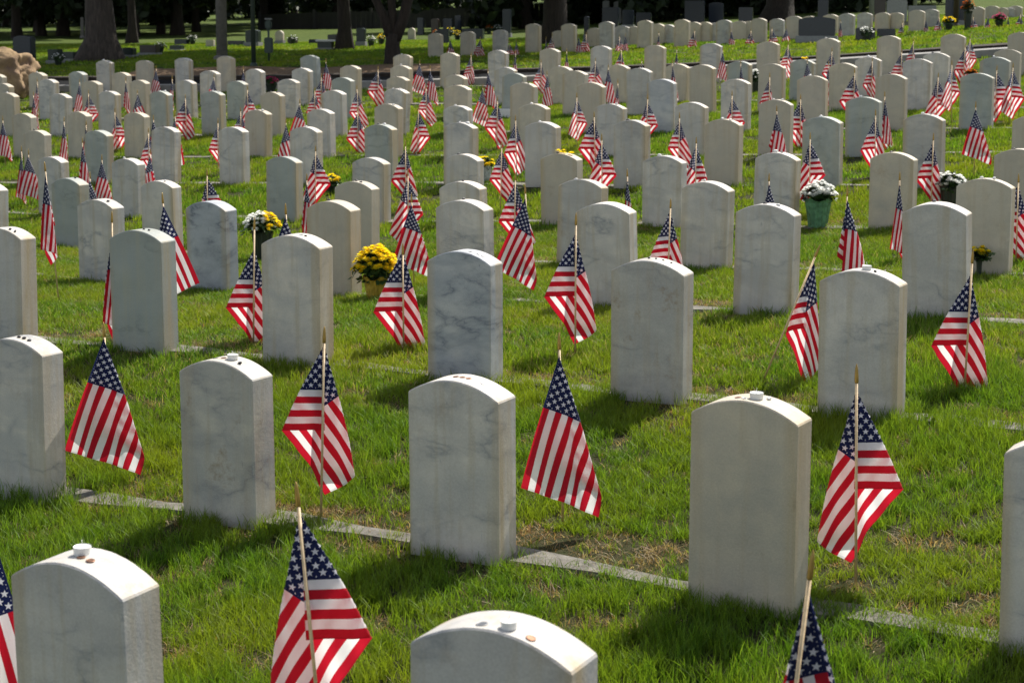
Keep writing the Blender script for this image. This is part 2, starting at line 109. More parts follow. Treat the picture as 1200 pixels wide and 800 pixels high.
# ---------------------------------------------------------------- materials
def new_mat(name):
    m = bpy.data.materials.new(name); m.use_nodes = True; t = m.node_tree
    b = t.nodes['Principled BSDF']; return m, t, b
class NB:
    def __init__(s, t): s.t = t
    def n(s, typ, **k):
        o = s.t.nodes.new(typ)
        for a, b in k.items(): setattr(o, a, b)
        return o
    def l(s, a, b): s.t.links.new(a, b)
    def math(s, op, a, b=None, c=None, clamp=False):
        o = s.n('ShaderNodeMath', operation=op, use_clamp=clamp)
        for i, v in enumerate((a, b, c)):
            if v is None: continue
            if isinstance(v, (int, float)): o.inputs[i].default_value = v
            else: s.l(v, o.inputs[i])
        return o.outputs[0]
    def ramp(s, fac, stops, interp='LINEAR'):
        o = s.n('ShaderNodeValToRGB'); o.color_ramp.interpolation = interp
        e = o.color_ramp.elements
        while len(e) < len(stops): e.new(0.5)
        for i, (p, c) in enumerate(stops):
            e[i].position = p; e[i].color = (c, c, c, 1) if isinstance(c, (int, float)) else (*c, 1)
        s.l(fac, o.inputs[0]); return o.outputs[0]
    def noise(s, vec, scale, detail=4, rough=.55, dist=0.0):
        o = s.n('ShaderNodeTexNoise'); o.inputs['Scale'].default_value = scale
        o.inputs['Detail'].default_value = detail; o.inputs['Roughness'].default_value = rough
        o.inputs['Distortion'].default_value = dist
        if vec is not None: s.l(vec, o.inputs['Vector'])
        return o.outputs['Fac']
    def mix(s, fac, a, b, mode='MIX'):
        o = s.n('ShaderNodeMix', data_type='RGBA', blend_type=mode)
        for i, v in ((0, fac), (6, a), (7, b)):
            if isinstance(v, (int, float)): o.inputs[i].default_value = v
            elif isinstance(v, tuple): o.inputs[i].default_value = (*v, 1)
            else: s.l(v, o.inputs[i])
        return o.outputs[2]

def marble(name, base, vein_amt, vein_col, warm, stain_amt, streak_amt=.6):
    m, t, b = new_mat(name); q = NB(t)
    tc = q.n('ShaderNodeTexCoord'); oi = q.n('ShaderNodeObjectInfo')
    off = q.n('ShaderNodeVectorMath', operation='SCALE'); off.inputs[0].default_value = (37.1, 21.7, 53.3); q.l(oi.outputs['Random'], off.inputs['Scale'])
    add = q.n('ShaderNodeVectorMath', operation='ADD'); q.l(tc.outputs['Object'], add.inputs[0]); q.l(off.outputs[0], add.inputs[1])
    P = add.outputs[0]
    rnd = oi.outputs['Random']
    # overall tone by stone
    tone = q.ramp(q.math('FRACT', q.math('MULTIPLY', rnd, 7.31)), [(0, tuple(c*.84 for c in base)), (.55, base), (1, tuple(c*f for c, f in zip(base, (1.05, 1.0, .93))))])
    blot = q.noise(P, 5.0, 5, .6)
    c1 = q.mix(q.ramp(blot, [(.35, 0.0), (.7, 1.0)]), tone, tuple(c*f for c, f in zip(base, (.70, .73, .78))))
    # veins
    mp = q.n('ShaderNodeMapping'); q.l(P, mp.inputs[0]); mp.inputs['Rotation'].default_value = (0.3, .65, .2); mp.inputs['Scale'].default_value = (1.5, 1.5, 3.4)
    vn = q.noise(mp.outputs[0], 1.5, 8, .55, .25)
    ridge = q.math('ABSOLUTE', q.math('SUBTRACT', vn, .5))
    vein = q.ramp(ridge, [(0.0, 1.0), (.010, .6), (.05, .12), (.11, 0.0)])
    patch = q.ramp(q.noise(P, 3.1, 3), [(.40, 0.0), (.58, 1.0)])
    vf = q.math('MULTIPLY', q.math('MULTIPLY', vein, patch), vein_amt)
    c2 = q.mix(vf, c1, vein_col)
    ms2 = q.n('ShaderNodeMapping'); q.l(P, ms2.inputs[0]); ms2.inputs['Rotation'].default_value = (0, .5, 0); ms2.inputs['Scale'].default_value = (1.6, 1, .55)
    spk = q.ramp(q.noise(ms2.outputs[0], 34, 4, .6), [(.66, 0.0), (.72, 1.0)])
    c2 = q.mix(q.math('MULTIPLY', q.math('MULTIPLY', spk, patch), vein_amt*.8), c2, vein_col)
    cloud = q.ramp(q.noise(mp.outputs[0], 2.0, 4, .6, .6), [(.42, 0.0), (.66, 1.0)])
    c2 = q.mix(q.math('MULTIPLY', cloud, .58+.35*vein_amt), c2, tuple(a_*.5+b_*.5 for a_, b_ in zip(base, vein_col)))
    # vertical run-off streaks
    ms = q.n('ShaderNodeMapping'); q.l(P, ms.inputs[0]); ms.inputs['Scale'].default_value = (1, 1, .07)
    st = q.ramp(q.noise(ms.outputs[0], 26, 3, .6), [(.5, 0.0), (.72, 1.0)])
    c3 = q.mix(q.math('MULTIPLY', st, streak_amt), c2, warm)
    # honey-coloured run-off along the vertical edges
    sxx = q.n('ShaderNodeSeparateXYZ'); q.l(tc.outputs['Object'], sxx.inputs[0])
    ed = q.ramp(q.math('ABSOLUTE', sxx.outputs['X']), [(.115, 0.0), (.150, .8), (.163, 1.0)])
    ed = q.math('MULTIPLY', ed, q.ramp(q.noise(ms.outputs[0], 9, 4, .6), [(.42, 0.0), (.62, 1.0)]))
    c3 = q.mix(q.math('MULTIPLY', ed, .85), c3, (.46, .36, .22))
    # brown stain blots and edge dirt
    sb = q.ramp(q.noise(P, 7.0, 6, .7), [(.58, 0.0), (.72, 1.0)])
    c4 = q.mix(q.math('MULTIPLY', sb, stain_amt), c3, (.27, .18, .10))
    # darker olive tone towards the foot, with an uneven upper edge
    sx = q.n('ShaderNodeSeparateXYZ'); q.l(tc.outputs['Object'], sx.inputs[0])
    low = q.math('MULTIPLY', q.ramp(q.math('ADD', sx.outputs['Z'], q.math('MULTIPLY', q.noise(P, 14, 3), .12)), [(.10, 1.0), (.26, 0.0)]), .35)
    c5 = q.mix(low, c4, (.34, .33, .25))
    fine = q.noise(P, 180, 2, .5)
    c6 = q.mix(.12, c5, q.ramp(fine, [(.3, .3), (.7, .9)]), 'OVERLAY')
    q.l(c6, b.inputs['Base Color'])
    b.inputs['Roughness'].default_value = .62; b.inputs['Specular IOR Level'].default_value = .35
    b.inputs['Subsurface Weight'].default_value = 0.0
    bp = q.n('ShaderNodeBump'); bp.inputs['Strength'].default_value = .22; bp.inputs['Distance'].default_value = .004
    q.l(q.math('ADD', q.noise(P, 60, 5, .7), q.math('MULTIPLY', fine, .5)), bp.inputs['Height']); q.l(bp.outputs[0], b.inputs['Normal'])
    return m
M_plain = marble('marble_plain', (.71, .66, .59), .9, (.26, .27, .29), (.46, .39, .28), .22)
M_warm = marble('marble_warm', (.62, .545, .43), .25, (.36, .34, .30), (.44, .35, .23), .30, .4)
M_vein = marble('marble_veined', (.56, .575, .59), 1.0, (.12, .14, .18), (.45, .45, .43), .05, .12)
M_stain = marble('marble_stained', (.60, .57, .51), .8, (.22, .22, .24), (.42, .34, .24), .75, .45)
M_green = marble('marble_green', (.47, .49, .45), .7, (.2, .22, .2), (.42, .40, .30), .2, .5)
MARB = {'plain': M_plain, 'warm': M_warm, 'vein': M_vein, 'stain': M_stain, 'green': M_green}

def simple(name, col, rough=.6, var=.25, scale=20, metal=0.0, bump=0.0, spec=.5, col2=None):
    m, t, b = new_mat(name); q = NB(t); tc = q.n('ShaderNodeTexCoord')
    nz = q.noise(tc.outputs['Object'], scale, 4)
    c2 = col2 or tuple(c*(1-var) for c in col)
    q.l(q.mix(q.ramp(nz, [(.3, 0.0), (.7, 1.0)]), col, c2), b.inputs['Base Color'])
    b.inputs['Roughness'].default_value = rough; b.inputs['Metallic'].default_value = metal; b.inputs['Specular IOR Level'].default_value = spec
    if bump:
        bp = q.n('ShaderNodeBump'); bp.inputs['Strength'].default_value = bump; bp.inputs['Distance'].default_value = .02
        q.l(q.noise(tc.outputs['Object'], scale*2, 6, .7), bp.inputs['Height']); q.l(bp.outputs[0], b.inputs['Normal'])
    return m
M_stick = simple('pale_wood', (.78, .58, .34), .55, .3, 40)
M_gold = simple('gold_paint', (.42, .27, .07), .38, .2, 60, .6)
M_conc = simple('strip_concrete', (.25, .23, .195), .9, .5, 16, 0, .7)
M_kerb = simple('kerb_concrete', (.30, .29, .27), .85, .3, 6, 0, .3)
M_asph = simple('asphalt', (.018, .018, .019), .95, .3, 30, 0, .4, .08)
M_soil = simple('dark_soil', (.045, .032, .022), .95, .4, 12, 0, 1.0)
M_mulch = simple('bark_mulch', (.16, .10, .06), .95, .5, 14, 0, 1.0, .2, (.30, .20, .12))
M_black = simple('dark_pebble', (.06, .055, .06), .5, .4, 90)
M_white = simple('white_stone', (.80, .79, .77), .5, .15, 60)
M_copper = simple('copper_coin', (.28, .14, .08), .4, .3, 200, .7)
M_steel = simple('grey_coin', (.35, .35, .36), .35, .3, 200, .8)
M_wax = simple('white_wax', (.85, .84, .80), .4, .06, 30)

def flag_mat():
    m, t, b = new_mat('flag_cloth'); q = NB(t)
    uv = q.n('ShaderNodeUVMap'); sx = q.n('ShaderNodeSeparateXYZ'); q.l(uv.outputs[0], sx.inputs[0])
    u, v = sx.outputs[0], sx.outputs[1]
    st = q.math('MODULO', q.math('FLOOR', q.math('MULTIPLY', v, 13.0)), 2.0)      # 0 red, 1 white
    red, white, blue = (.50, .010, .026), (.88, .87, .87), (.012, .018, .075)
    stripes = q.mix(st, red, white)
    can = q.math('MULTIPLY', q.math('LESS_THAN', u, .40), q.math('GREATER_THAN', v, 6/13))
    # star lattice: 11 half columns by 9 half rows, both parities equal
    gx = q.math('MULTIPLY', q.math('DIVIDE', u, .40), 12.0); gy = q.math('MULTIPLY', q.math('DIVIDE', q.math('SUBTRACT', v, 6/13), 7/13), 10.0)
    def lattice(o):
        # points at odd (o=1) or even (o=0) integer coordinates
        def loc(g): return q.math('SUBTRACT', q.math('MODULO', q.math('ADD', g, 1.0-o+2.0), 2.0), 1.0)
        dx = q.math('MULTIPLY', loc(gx), .40*1.5/12.0); dy = q.math('MULTIPLY', loc(gy), (7/13)/10.0)
        r = q.math('SQRT', q.math('ADD', q.math('MULTIPLY', dx, dx), q.math('MULTIPLY', dy, dy)))
        an = q.math('ARCTAN2', dx, dy)
        seg = 2*math.pi/5
        a = q.math('ABSOLUTE', q.math('SUBTRACT', q.math('MODULO', q.math('ADD', an, seg*5.5), seg), seg/2))
        # star edge: line from the tip (angle 0, R0) to the notch (angle 36, r0)
        R0, r0 = .0330, .0330*.42
        nx, ny = r0*math.sin(math.pi/5), r0*math.cos(math.pi/5)-R0      # edge vector
        ln = math.hypot(nx, ny)
        px_ = q.math('MULTIPLY', r, q.math('SINE', a)); py_ = q.math('SUBTRACT', q.math('MULTIPLY', r, q.math('COSINE', a)), R0)
        cr = q.math('SUBTRACT', q.math('MULTIPLY', px_, ny/ln), q.math('MULTIPLY', py_, nx/ln))
        return q.math('GREATER_THAN', cr, 0.0)
    inside = q.math('MULTIPLY', q.math('MULTIPLY', q.math('GREATER_THAN', gx, .35), q.math('LESS_THAN', gx, 11.65)),
                    q.math('MULTIPLY', q.math('GREATER_THAN', gy, .35), q.math('LESS_THAN', gy, 9.65)))
    stars = q.math('MULTIPLY', q.math('MAXIMUM', lattice(1.0), lattice(0.0)), inside)
    canc = q.mix(stars, blue, (.80, .80, .84))
    col = q.mix(can, stripes, canc)
    # weave and hems
    hem = q.math('MAXIMUM', q.math('LESS_THAN', v, .012), q.math('GREATER_THAN', u, .985))
    col = q.mix(q.math('MULTIPLY', hem, .25), col, (.2, .2, .2), 'MULTIPLY')
    q.l(col, b.inputs['Base Color']); b.inputs['Roughness'].default_value = .75
    b.inputs['Sheen Weight'].default_value = .15; b.inputs['Specular IOR Level'].default_value = .25
    tr = q.n('ShaderNodeBsdfTranslucent'); q.l(col, tr.inputs[0])
    mx = q.n('ShaderNodeMixShader'); mx.inputs[0].default_value = .56
    q.l(b.outputs[0], mx.inputs[1]); q.l(tr.outputs[0], mx.inputs[2])
    q.l(mx.outputs[0], t.nodes['Material Output'].inputs['Surface'])
    wv = q.noise(uv.outputs[0], 9, 3); bp = q.n('ShaderNodeBump'); bp.inputs['Strength'].default_value = .55; bp.inputs['Distance'].default_value = .012
    q.l(wv, bp.inputs['Height']); q.l(bp.outputs[0], b.inputs['Normal'])
    return m
M_flag = flag_mat()

def blade_mat(name, c_lo, c_hi, c_dry, dry):
    m, t, b = new_mat(name); q = NB(t)
    oi = q.n('ShaderNodeObjectInfo'); geo = q.n('ShaderNodeNewGeometry')
    c = q.mix(oi.outputs['Random'], c_lo, c_hi)
    rp = q.n('ShaderNodeNewGeometry')
    rc = q.ramp(geo.outputs['Random Per Island'], [(0, .50), (.6, .95), (1, 1.55)])
    c = q.mix(1.0, c, rc, 'MULTIPLY')
    big = q.noise(geo.outputs['Position'], .9, 3); c = q.mix(q.ramp(big, [(.42, 0.0), (.68, .8)]), c, tuple(a*f for a, f in zip(c_hi, (1.35, 1.02, .8))))
    c = q.mix(q.math('LESS_THAN', geo.outputs['Random Per Island'], dry), c, c_dry)
    q.l(c, b.inputs['Base Color']); b.inputs['Roughness'].default_value = .55; b.inputs['Specular IOR Level'].default_value = .3
    tr = q.n('ShaderNodeBsdfTranslucent'); q.l(q.mix(1.0, c, (1.25, 1.25, .6), 'MULTIPLY'), tr.inputs[0])
    mx = q.n('ShaderNodeMixShader'); mx.inputs[0].default_value = .45
    q.l(b.outputs[0], mx.inputs[1]); q.l(tr.outputs[0], mx.inputs[2]); q.l(mx.outputs[0], t.nodes['Material Output'].inputs['Surface'])
    return m
M_grass = blade_mat('grass_blade', (.092, .200, .016), (.190, .292, .027), (.36, .32, .15), .02)
M_straw = blade_mat('straw_blade', (.20, .135, .075), (.32, .23, .13), (.45, .36, .22), .25)

def ground_mat():
    m, t, b = new_mat('lawn_soil'); q = NB(t)
    geo = q.n('ShaderNodeNewGeometry'); P = geo.outputs['Position']
    a = q.noise(P, 1.1, 5); f = q.noise(P, 38, 6, .7); md = q.noise(P, 7, 4)
    near = q.mix(q.ramp(f, [(.35, 0.0), (.65, 1.0)]), (.035, .050, .012), (.085, .075, .035))
    sp = q.n('ShaderNodeSeparateXYZ'); q.l(P, sp.inputs[0])
    lawn = q.mix(q.ramp(a, [(.35, 0.0), (.65, 1.0)]), (.050, .095, .012), (.090, .135, .020))
    lawn = q.mix(q.ramp(md, [(.35, 0.0), (.7, .6)]), lawn, (.150, .170, .045))
    lawn = q.mix(q.ramp(f, [(.3, .5), (.6, 0.0)]), lawn, (.035, .060, .010))
    far = q.ramp(q.math('DIVIDE', sp.outputs[1], 60.0), [(.35, 0.0), (.62, 1.0)])
    q.l(q.mix(far, near, lawn), b.inputs['Base Color']); b.inputs['Roughness'].default_value = .95; b.inputs['Specular IOR Level'].default_value = .15
    bp = q.n('ShaderNodeBump'); bp.inputs['Strength'].default_value = .9; bp.inputs['Distance'].default_value = .05
    q.l(f, bp.inputs['Height']); q.l(bp.outputs[0], b.inputs['Normal'])
    return m
M_ground = ground_mat()

# ---------------------------------------------------------------- ground sheet
def spaced(a, b, fine_a, fine_b, step, grow):
    xs = list(np.arange(fine_a, fine_b+1e-6, step)); s = step; x = fine_b
    while x < b: s *= grow; x += s; xs.append(min(x, b))
    s = step; x = fine_a; left = []
    while x > a: s *= grow; x -= s; left.append(max(x, a))
    return np.array(left[::-1]+xs)
gx_ = spaced(-260, 260, -5, 5, .14, 1.05); gy_ = spaced(-60, 420, 2.2, 14, .14, 1.03)
XX, YY = np.meshgrid(gx_, gy_, indexing='ij')
ZZ = gh_arr(XX, YY) + np.maximum(YY-200, 0)*.05
bump = .006*np.sin(XX*7.1+np.sin(YY*5.3))*np.cos(YY*6.2+XX)
ZZ = ZZ + bump - .012
n1, n2 = XX.shape
V = np.stack([XX.ravel(), YY.ravel(), ZZ.ravel()], 1)
idx = np.arange(n1*n2).reshape(n1, n2)
Fq = np.stack([idx[:-1, :-1], idx[1:, :-1], idx[1:, 1:], idx[:-1, 1:]], -1).reshape(-1, 4)
me = bpy.data.meshes.new('ground'); me.vertices.add(len(V)); me.vertices.foreach_set('co', V.ravel())
me.loops.add(Fq.size); me.loops.foreach_set('vertex_index', Fq.ravel().astype(np.int32))
me.polygons.add(len(Fq)); me.polygons.foreach_set('loop_start', np.arange(0, Fq.size, 4, dtype=np.int32)); me.polygons.foreach_set('loop_total', np.full(len(Fq), 4, dtype=np.int32))
me.polygons.foreach_set('use_smooth', np.ones(len(Fq), dtype=bool)); me.update(calc_edges=True)
tag(mesh_obj('ground', me, M_ground), kind='structure')

def ribbon(name, xs, yfun0, yfun1, lift, mat, thick=.0, wob=0.0, step_y=2):
    """band on the ground between two curves; thick>0 gives it side faces"""
    v, f = [], []
    for x in xs:
        a, b = yfun0(x), yfun1(x)
        if wob: a += wob*math.sin(x*9.1+b)*.5; b += wob*math.sin(x*7.3+1.3)
        for k in range(step_y+1):
            y = a+(b-a)*k/step_y; v.append((x, y, gh(x, y)+lift))
    m_ = step_y+1
    for i in range(len(xs)-1):
        for k in range(step_y): f.append((i*m_+k, (i+1)*m_+k, (i+1)*m_+k+1, i*m_+k+1))
    if thick:
        n0 = len(v)
        for i, x in enumerate(xs):
            v.append((v[i*m_][0], v[i*m_][1], v[i*m_][2]-thick)); v.append((v[i*m_+step_y][0], v[i*m_+step_y][1], v[i*m_+step_y][2]-thick))
        for i in range(len(xs)-1):
            f.append((i*m_, n0+2*i, n0+2*i+2, (i+1)*m_)); f.append((i*m_+step_y, (i+1)*m_+step_y, n0+2*i+3, n0+2*i+1))
    me = from_py(name, v, f); return tag(mesh_obj(name, me, mat), kind='structure')
# the concrete footing that ties the stones of each row together
for k in range(0, 12):
    ribbon('concrete_strip', np.arange(-11.5 if k > 3 else -6, 9.5, .25), lambda x, k=k: float(rowY(k, x))-.02, lambda x, k=k: float(rowY(k, x))+.085, .004, M_conc, .07, .03)
# the service road beyond the last regular row
rd0 = lambda x: float(np.interp(x, [-40, -12, 12, 40], [float(rowY(11, -12))+6, float(rowY(11, -12))+1.3, float(rowY(11, 12))+2.1, float(rowY(11, 12))-7]))
RX = np.arange(-40, 40.1, 1.0)
rw = lambda x: float(np.interp(x, [-40, 0, 6, 40], [1.9, 1.9, .75, .75]))
ribbon('road', RX, lambda x: rd0(x)+.15, lambda x: rd0(x)+rw(x), .010, M_asph, step_y=6)
ribbon('kerb', RX, lambda x: rd0(x)-.05, lambda x: rd0(x)+.15, .10, M_kerb, .14)
ribbon('soil_bank', RX, lambda x: rd0(x)+rw(x), lambda x: rd0(x)+rw(x)+.25, .07, M_soil, .10)
ribbon('mulch_bed', np.arange(-7.6, -1.0, .3), lambda x: rd0(x)+2.6, lambda x: rd0(x)+4.6+.3*math.sin(x*2), .03, M_mulch, step_y=8)

# ---------------------------------------------------------------- headstones
PHI = R(30); SW, ST = .33, .112
def stone_mesh(seed, w_=SW, t_=ST, arch=.052, hgt=.70):
    r = random.Random(seed); bm = bmesh.new()
    prof = [(-w_/2, 0), (w_/2, 0)]
    n = 24
    for i in range(n+1):
        a = i/n; x = w_/2 - w_*a; z = hgt - arch*(2*a-1)**2*(1.0+.0*r.random())
        prof.append((x, z))
    fr = [bm.verts.new((x, -t_/2, z)) for x, z in prof]; bk = [bm.verts.new((x, t_/2, z)) for x, z in prof]
    bm.faces.new(fr); bm.faces.new(bk[::-1])
    m = len(prof)
    for i in range(m):
        j = (i+1) % m; bm.faces.new((fr[i], bk[i], bk[j], fr[j]))
    bm.normal_update()
    es = [e for e in bm.edges if len(e.link_faces) == 2 and e.calc_face_angle(0) > .5]
    bmesh.ops.bevel(bm, geom=es, offset=.0036, segments=1, affect='EDGES')
    for v in bm.verts:
        if v.co.z > .2:
            v.co += Vector((r.gauss(0, .00012), r.gauss(0, .00012), r.gauss(0, .00012)))
    me = bm_mesh('headstone', bm)
    # smooth the arch only
    return me
STM = {k: [] for k in MARB}
for k, mt in MARB.items():
    for s in range(3):
        me = stone_mesh(s*7+len(k), SW*(1, .985, 1.015)[s]); me.materials.append(mt); STM[k].append(me)

# looks taken from the photograph: (row, order in row) -> (look, phrase)
LOOK = {(0, 1): ('plain', 'cream marble headstone with a white tealight and two coins, at the bottom left corner'),
 (0, 2): ('plain', 'cream headstone cut off by the bottom edge, with a white cap and two coins'),
 (1, 1): ('plain', 'pale headstone at the left edge beside a large draped flag, three dark pebbles on top'),
 (1, 2): ('stain', 'grey headstone with a tealight and coins on top, between two large flags'),
 (1, 3): ('plain', 'large clean headstone with four coins in a line on its arched top'),
 (1, 4): ('warm', 'large cream headstone with stained left shoulder and crumpled white tealight on top'),
 (1, 5): ('plain', 'headstone cut off by the right edge of the picture, in the second row'),
 (2, 1): ('plain', 'headstone at the left edge in the third row, dark pebbles on top'),
 (2, 2): ('green', 'narrow headstone with faint green vertical streaks, second from left in the third row'),
 (2, 3): ('plain', 'pale headstone standing in front of the white and yellow flowers'),
 (2, 4): ('vein', 'blue-grey veined marble headstone in the middle of the third row'),
 (2, 5): ('stain', 'headstone with dark veins and a brown stain low on its right edge'),
 (2, 6): ('plain', 'tall pale headstone with a tealight on top, right of the slanted flag'),
 (3, 3): ('vein', 'dark grey veined headstone left of the white and yellow flowers'),
 (3, 4): ('warm', 'cream headstone just left of the yellow potted mums'),
 (3, 7): ('stain', 'pale headstone with a white lump on top, sixth from left in the fourth row')}
LOOK[(3, 7)] = ('plain', 'pale headstone topped by a white pebble, flag tip above it, in the fourth row')
VAR = {(2, 6): 'plain', (3, 2): 'plain', (4, 1): 'green', (4, 3): 'warm', (6, 9): 'stain', (6, 10): 'warm', (6, 11): 'green', (6, 6): 'green',
 (5, 6): 'warm', (7, 6): 'warm', (7, 8): 'warm', (9, 12): 'warm', (9, 13): 'stain', (10, 11): 'warm', (7, 4): 'warm', (6, 12): 'stain', (5, 10): 'warm', (5, 9): 'warm',
 (8, 12): 'vein', (4, 5): 'stain', (8, 11): 'warm', (9, 14): 'warm', (11, 10): 'plain'}
LKP = {'plain': 'pale marble headstone', 'warm': 'tan-tinted headstone', 'vein': 'grey veined headstone', 'stain': 'stained marble headstone', 'green': 'greenish grey headstone'}
rowcount = {}; STONE_INFO = []
for (k, x, y, zt) in STONES:
    rowcount[k] = rowcount.get(k, 0)+1; c = rowcount[k]
    if (k, c) in LOOK: look, lab = LOOK[(k, c)]
    else:
        look = VAR.get((k, c)) or random.Random(k*31+c).choice(['plain', 'plain', 'warm', 'plain', 'plain', 'green'] if k < 7 else ['plain', 'warm', 'warm', 'plain', 'green', 'warm']) if k > 3 else VAR.get((k, c), 'plain')
        if k >= 12: look = 'warm' if c % 3 else 'stain'
        if k <= 11: lab = '%s, %s from left in the %s row from front' % (LKP[look], ORD[c], ORD[k+1])
        elif k == 12: lab = '%s beyond the road, %s from left in the first row there' % (LKP[look], ORD[c])
        else: lab = '%s, %s from left behind the first row beyond the road' % (LKP[look], ORD[c])
    r = random.Random(k*97+c*13)
    me = STM[look][r.randrange(3)]
    yaw = PHI*(-1) + R(r.uniform(-2.2, 2.2))
    o = mesh_obj('headstone', me, None, None, (x, y, zt-.70), (R(r.gauss(0, .9)), R(r.gauss(0, .6)), yaw))
    tag(o, lab, 'headstone', 'upright marble headstones set in rows on the lawn')
    STONE_INFO.append((k, c, x, y, zt, yaw, lab))
def top_point(i, u, v=0.0):
    """world point on the arched top of stone i; u across (-1..1), v through (-1..1)"""
    k, c, x, y, zt, yaw, lab = STONE_INFO[i]
    lx, ly = u*SW/2, v*ST/2; z = zt - .052*u*u
    return Vector((x + lx*math.cos(yaw) - ly*math.sin(yaw), y + lx*math.sin(yaw) + ly*math.cos(yaw), z))
SIDX = {(s[0], s[1]): i for i, s in enumerate(STONE_INFO)}

# ---------------------------------------------------------------- flags
FLY, HOIST = .455, .305
def catmull(pts, n):
    P = [pts[0]]+list(pts)+[pts[-1]]; out = []
    for i in range(1, len(P)-2):
        for j in range(n):
            t = j/n; p0, p1, p2, p3 = (np.array(P[i+a], float) for a in (-1, 0, 1, 2))
            out.append(.5*((2*p1)+(-p0+p2)*t+(2*p0-5*p1+4*p2-p3)*t*t+(-p0+3*p1-3*p2+p3)*t**3))
    out.append(np.array(P[-2], float)); return np.array(out)
# folds of the hanging cloth seen along the pole: (sideways deg, towards(-)/away(+) deg), from the top edge of the fly to the hoist
FOLDS = {
 'A': [[(-18, -9), (-6, -11.5), (5, -11), (9.5, -8.5), (14, -9.5), (17, -6.5), (9, -5), (-4, -5), (-13, -4), (-14, -2), (-8, -1.5), (0, 0)],
       [(-13, -8), (-3, -11), (10, -9), (17, -6), (11, -4), (0, -5), (-11, -3.5), (-12, -1.5), (-6, -1.5), (0, 0)],
       [(-9, -9), (2, -12), (12, -9), (13, -6), (2, -5), (-9, -5.5), (-12, -3), (-7, -1.5), (3, -2.5), (0, 0)]],
 'B': [[(-6, 10), (4, 9), (12, 7), (13, 5), (0, 5), (-14, 5), (-25, 4), (-27, 2.5), (-21, 1.2), (-10, 1.5), (0, .6)],
       [(0, 11), (9, 10), (17, 7), (16, 4.5), (2, 5.5), (-11, 5), (-20, 4), (-22, 2.5), (-17, 1.2), (-8, 2), (0, .6)],
       [(4, 13), (13, 9), (9, 6), (-2, 6), (-12, 5), (-19, 4.5), (-22, 3), (-15, 1.2), (-6, 2), (0, .6)]],
 'N': [[(-6, -8), (5, -10), (7, -7), (-4, -6), (-8, -4.5), (-4, -3), (6, -4), (7, -1.5), (0, 0)],
       [(-8, -6), (1, -9), (6, -8), (4, -5), (-5, -5), (-7, -3), (3, -2.5), (5, -1), (0, 0)]],
 'S': [[(5, 8), (10, 3), (7, -2), (-2, -1), (-10, 1), (-15, 3), (-16, 1), (-10, -1.5), (0, 0)]],
}
def cloth_mesh(kind, var, seed, nu=34, nv=24, size=1.0, wide=1.0):
    mir = {'R': 'A', 'M': 'B', 'O': 'N'}.get(kind); sgn = -1 if mir else 1; base = mir or kind
    pts = FOLDS[base][var % len(FOLDS[base])]
    r = random.Random(seed); j = 1.3 if seed else 0
    pts = [(a + (r.uniform(-j, j) if 0 < i < len(pts)-1 else 0), b + (r.uniform(-.6, .6) if 0 < i < len(pts)-1 else 0)*(1 if seed else 0)) for i, (a, b) in enumerate(pts)]
    cr = catmull(pts, 14); d = np.r_[0, np.cumsum(np.hypot(*np.diff(cr, axis=0).T))]
    tot = d[-1]; d = d/tot*90.0
    v, uv, f = [], [], []
    ph = r.uniform(0, 6)
    for i in range(nu+1):
        for k in range(nv+1):
            s, t = FLY*i/nu, HOIST*k/nv            # along the fly, down the hoist from the top
            rr = math.hypot(s, t); phi = math.degrees(math.atan2(t, s)) if rr > 1e-6 else 45
            a = np.interp(phi, d, cr[:, 0]); b = np.interp(phi, d, cr[:, 1])
            fr = rr/.5
            a += .9*math.sin(fr*5+ph)*fr*math.sin(R(phi*2)); b += 1.5*math.sin(phi*.16+ph+fr*2)*fr*math.sin(R(phi*2))
            a += .5*math.sin(phi*.42+fr*4+ph)*fr; b += .7*math.sin(phi*.5-fr*6+ph)*fr*math.sin(R(phi*2))
            spread = 1.0 - .16*max(0, fr-.45)      # the free edge hangs in a little under its weight
            a = R(a*sgn)*spread*wide; b = R(b)
            v.append((math.sin(a)*rr*size, math.sin(b)*rr*size, -math.cos(a)*math.cos(b)*rr*size)); uv.append((i/nu, 1-k/nv))
    for i in range(nu):
        for k in range(nv):
            p = i*(nv+1)+k; f.append((p, p+nv+1, p+nv+2, p+1))
    me = from_py('flag_cloth', v, f, True)
    ul = me.uv_layers.new(name='UVMap'); li = np.empty(len(me.loops), dtype=np.int32); me.loops.foreach_get('vertex_index', li)
    ul.data.foreach_set('uv', np.array(uv)[li].ravel().astype(np.float32)); me.materials.append(M_flag)
    return me
_stv, _stf = tube([(0, 0, 0), (0, 0, 1)], [.0042, .0042], 8)
ME_stick = from_py('stick', _stv, _stf, True); ME_stick.materials.append(M_stick)
_spv, _spf = tube([(0, 0, 0), (0, 0, .004), (0, 0, .02), (0, 0, .045), (0, 0, .058)], [.0048, .0062, .0060, .0042, .0012], 8)
ME_spear = from_py('spear_tip', _spv, _spf, True); ME_spear.materials.append(M_gold)
CL = {}
for kd in 'ABMRNOS':
    for vv in range(3): CL[(kd, vv)] = cloth_mesh(kd, vv, vv*5+3 if vv else 0, 26, 18, wide=1.08)

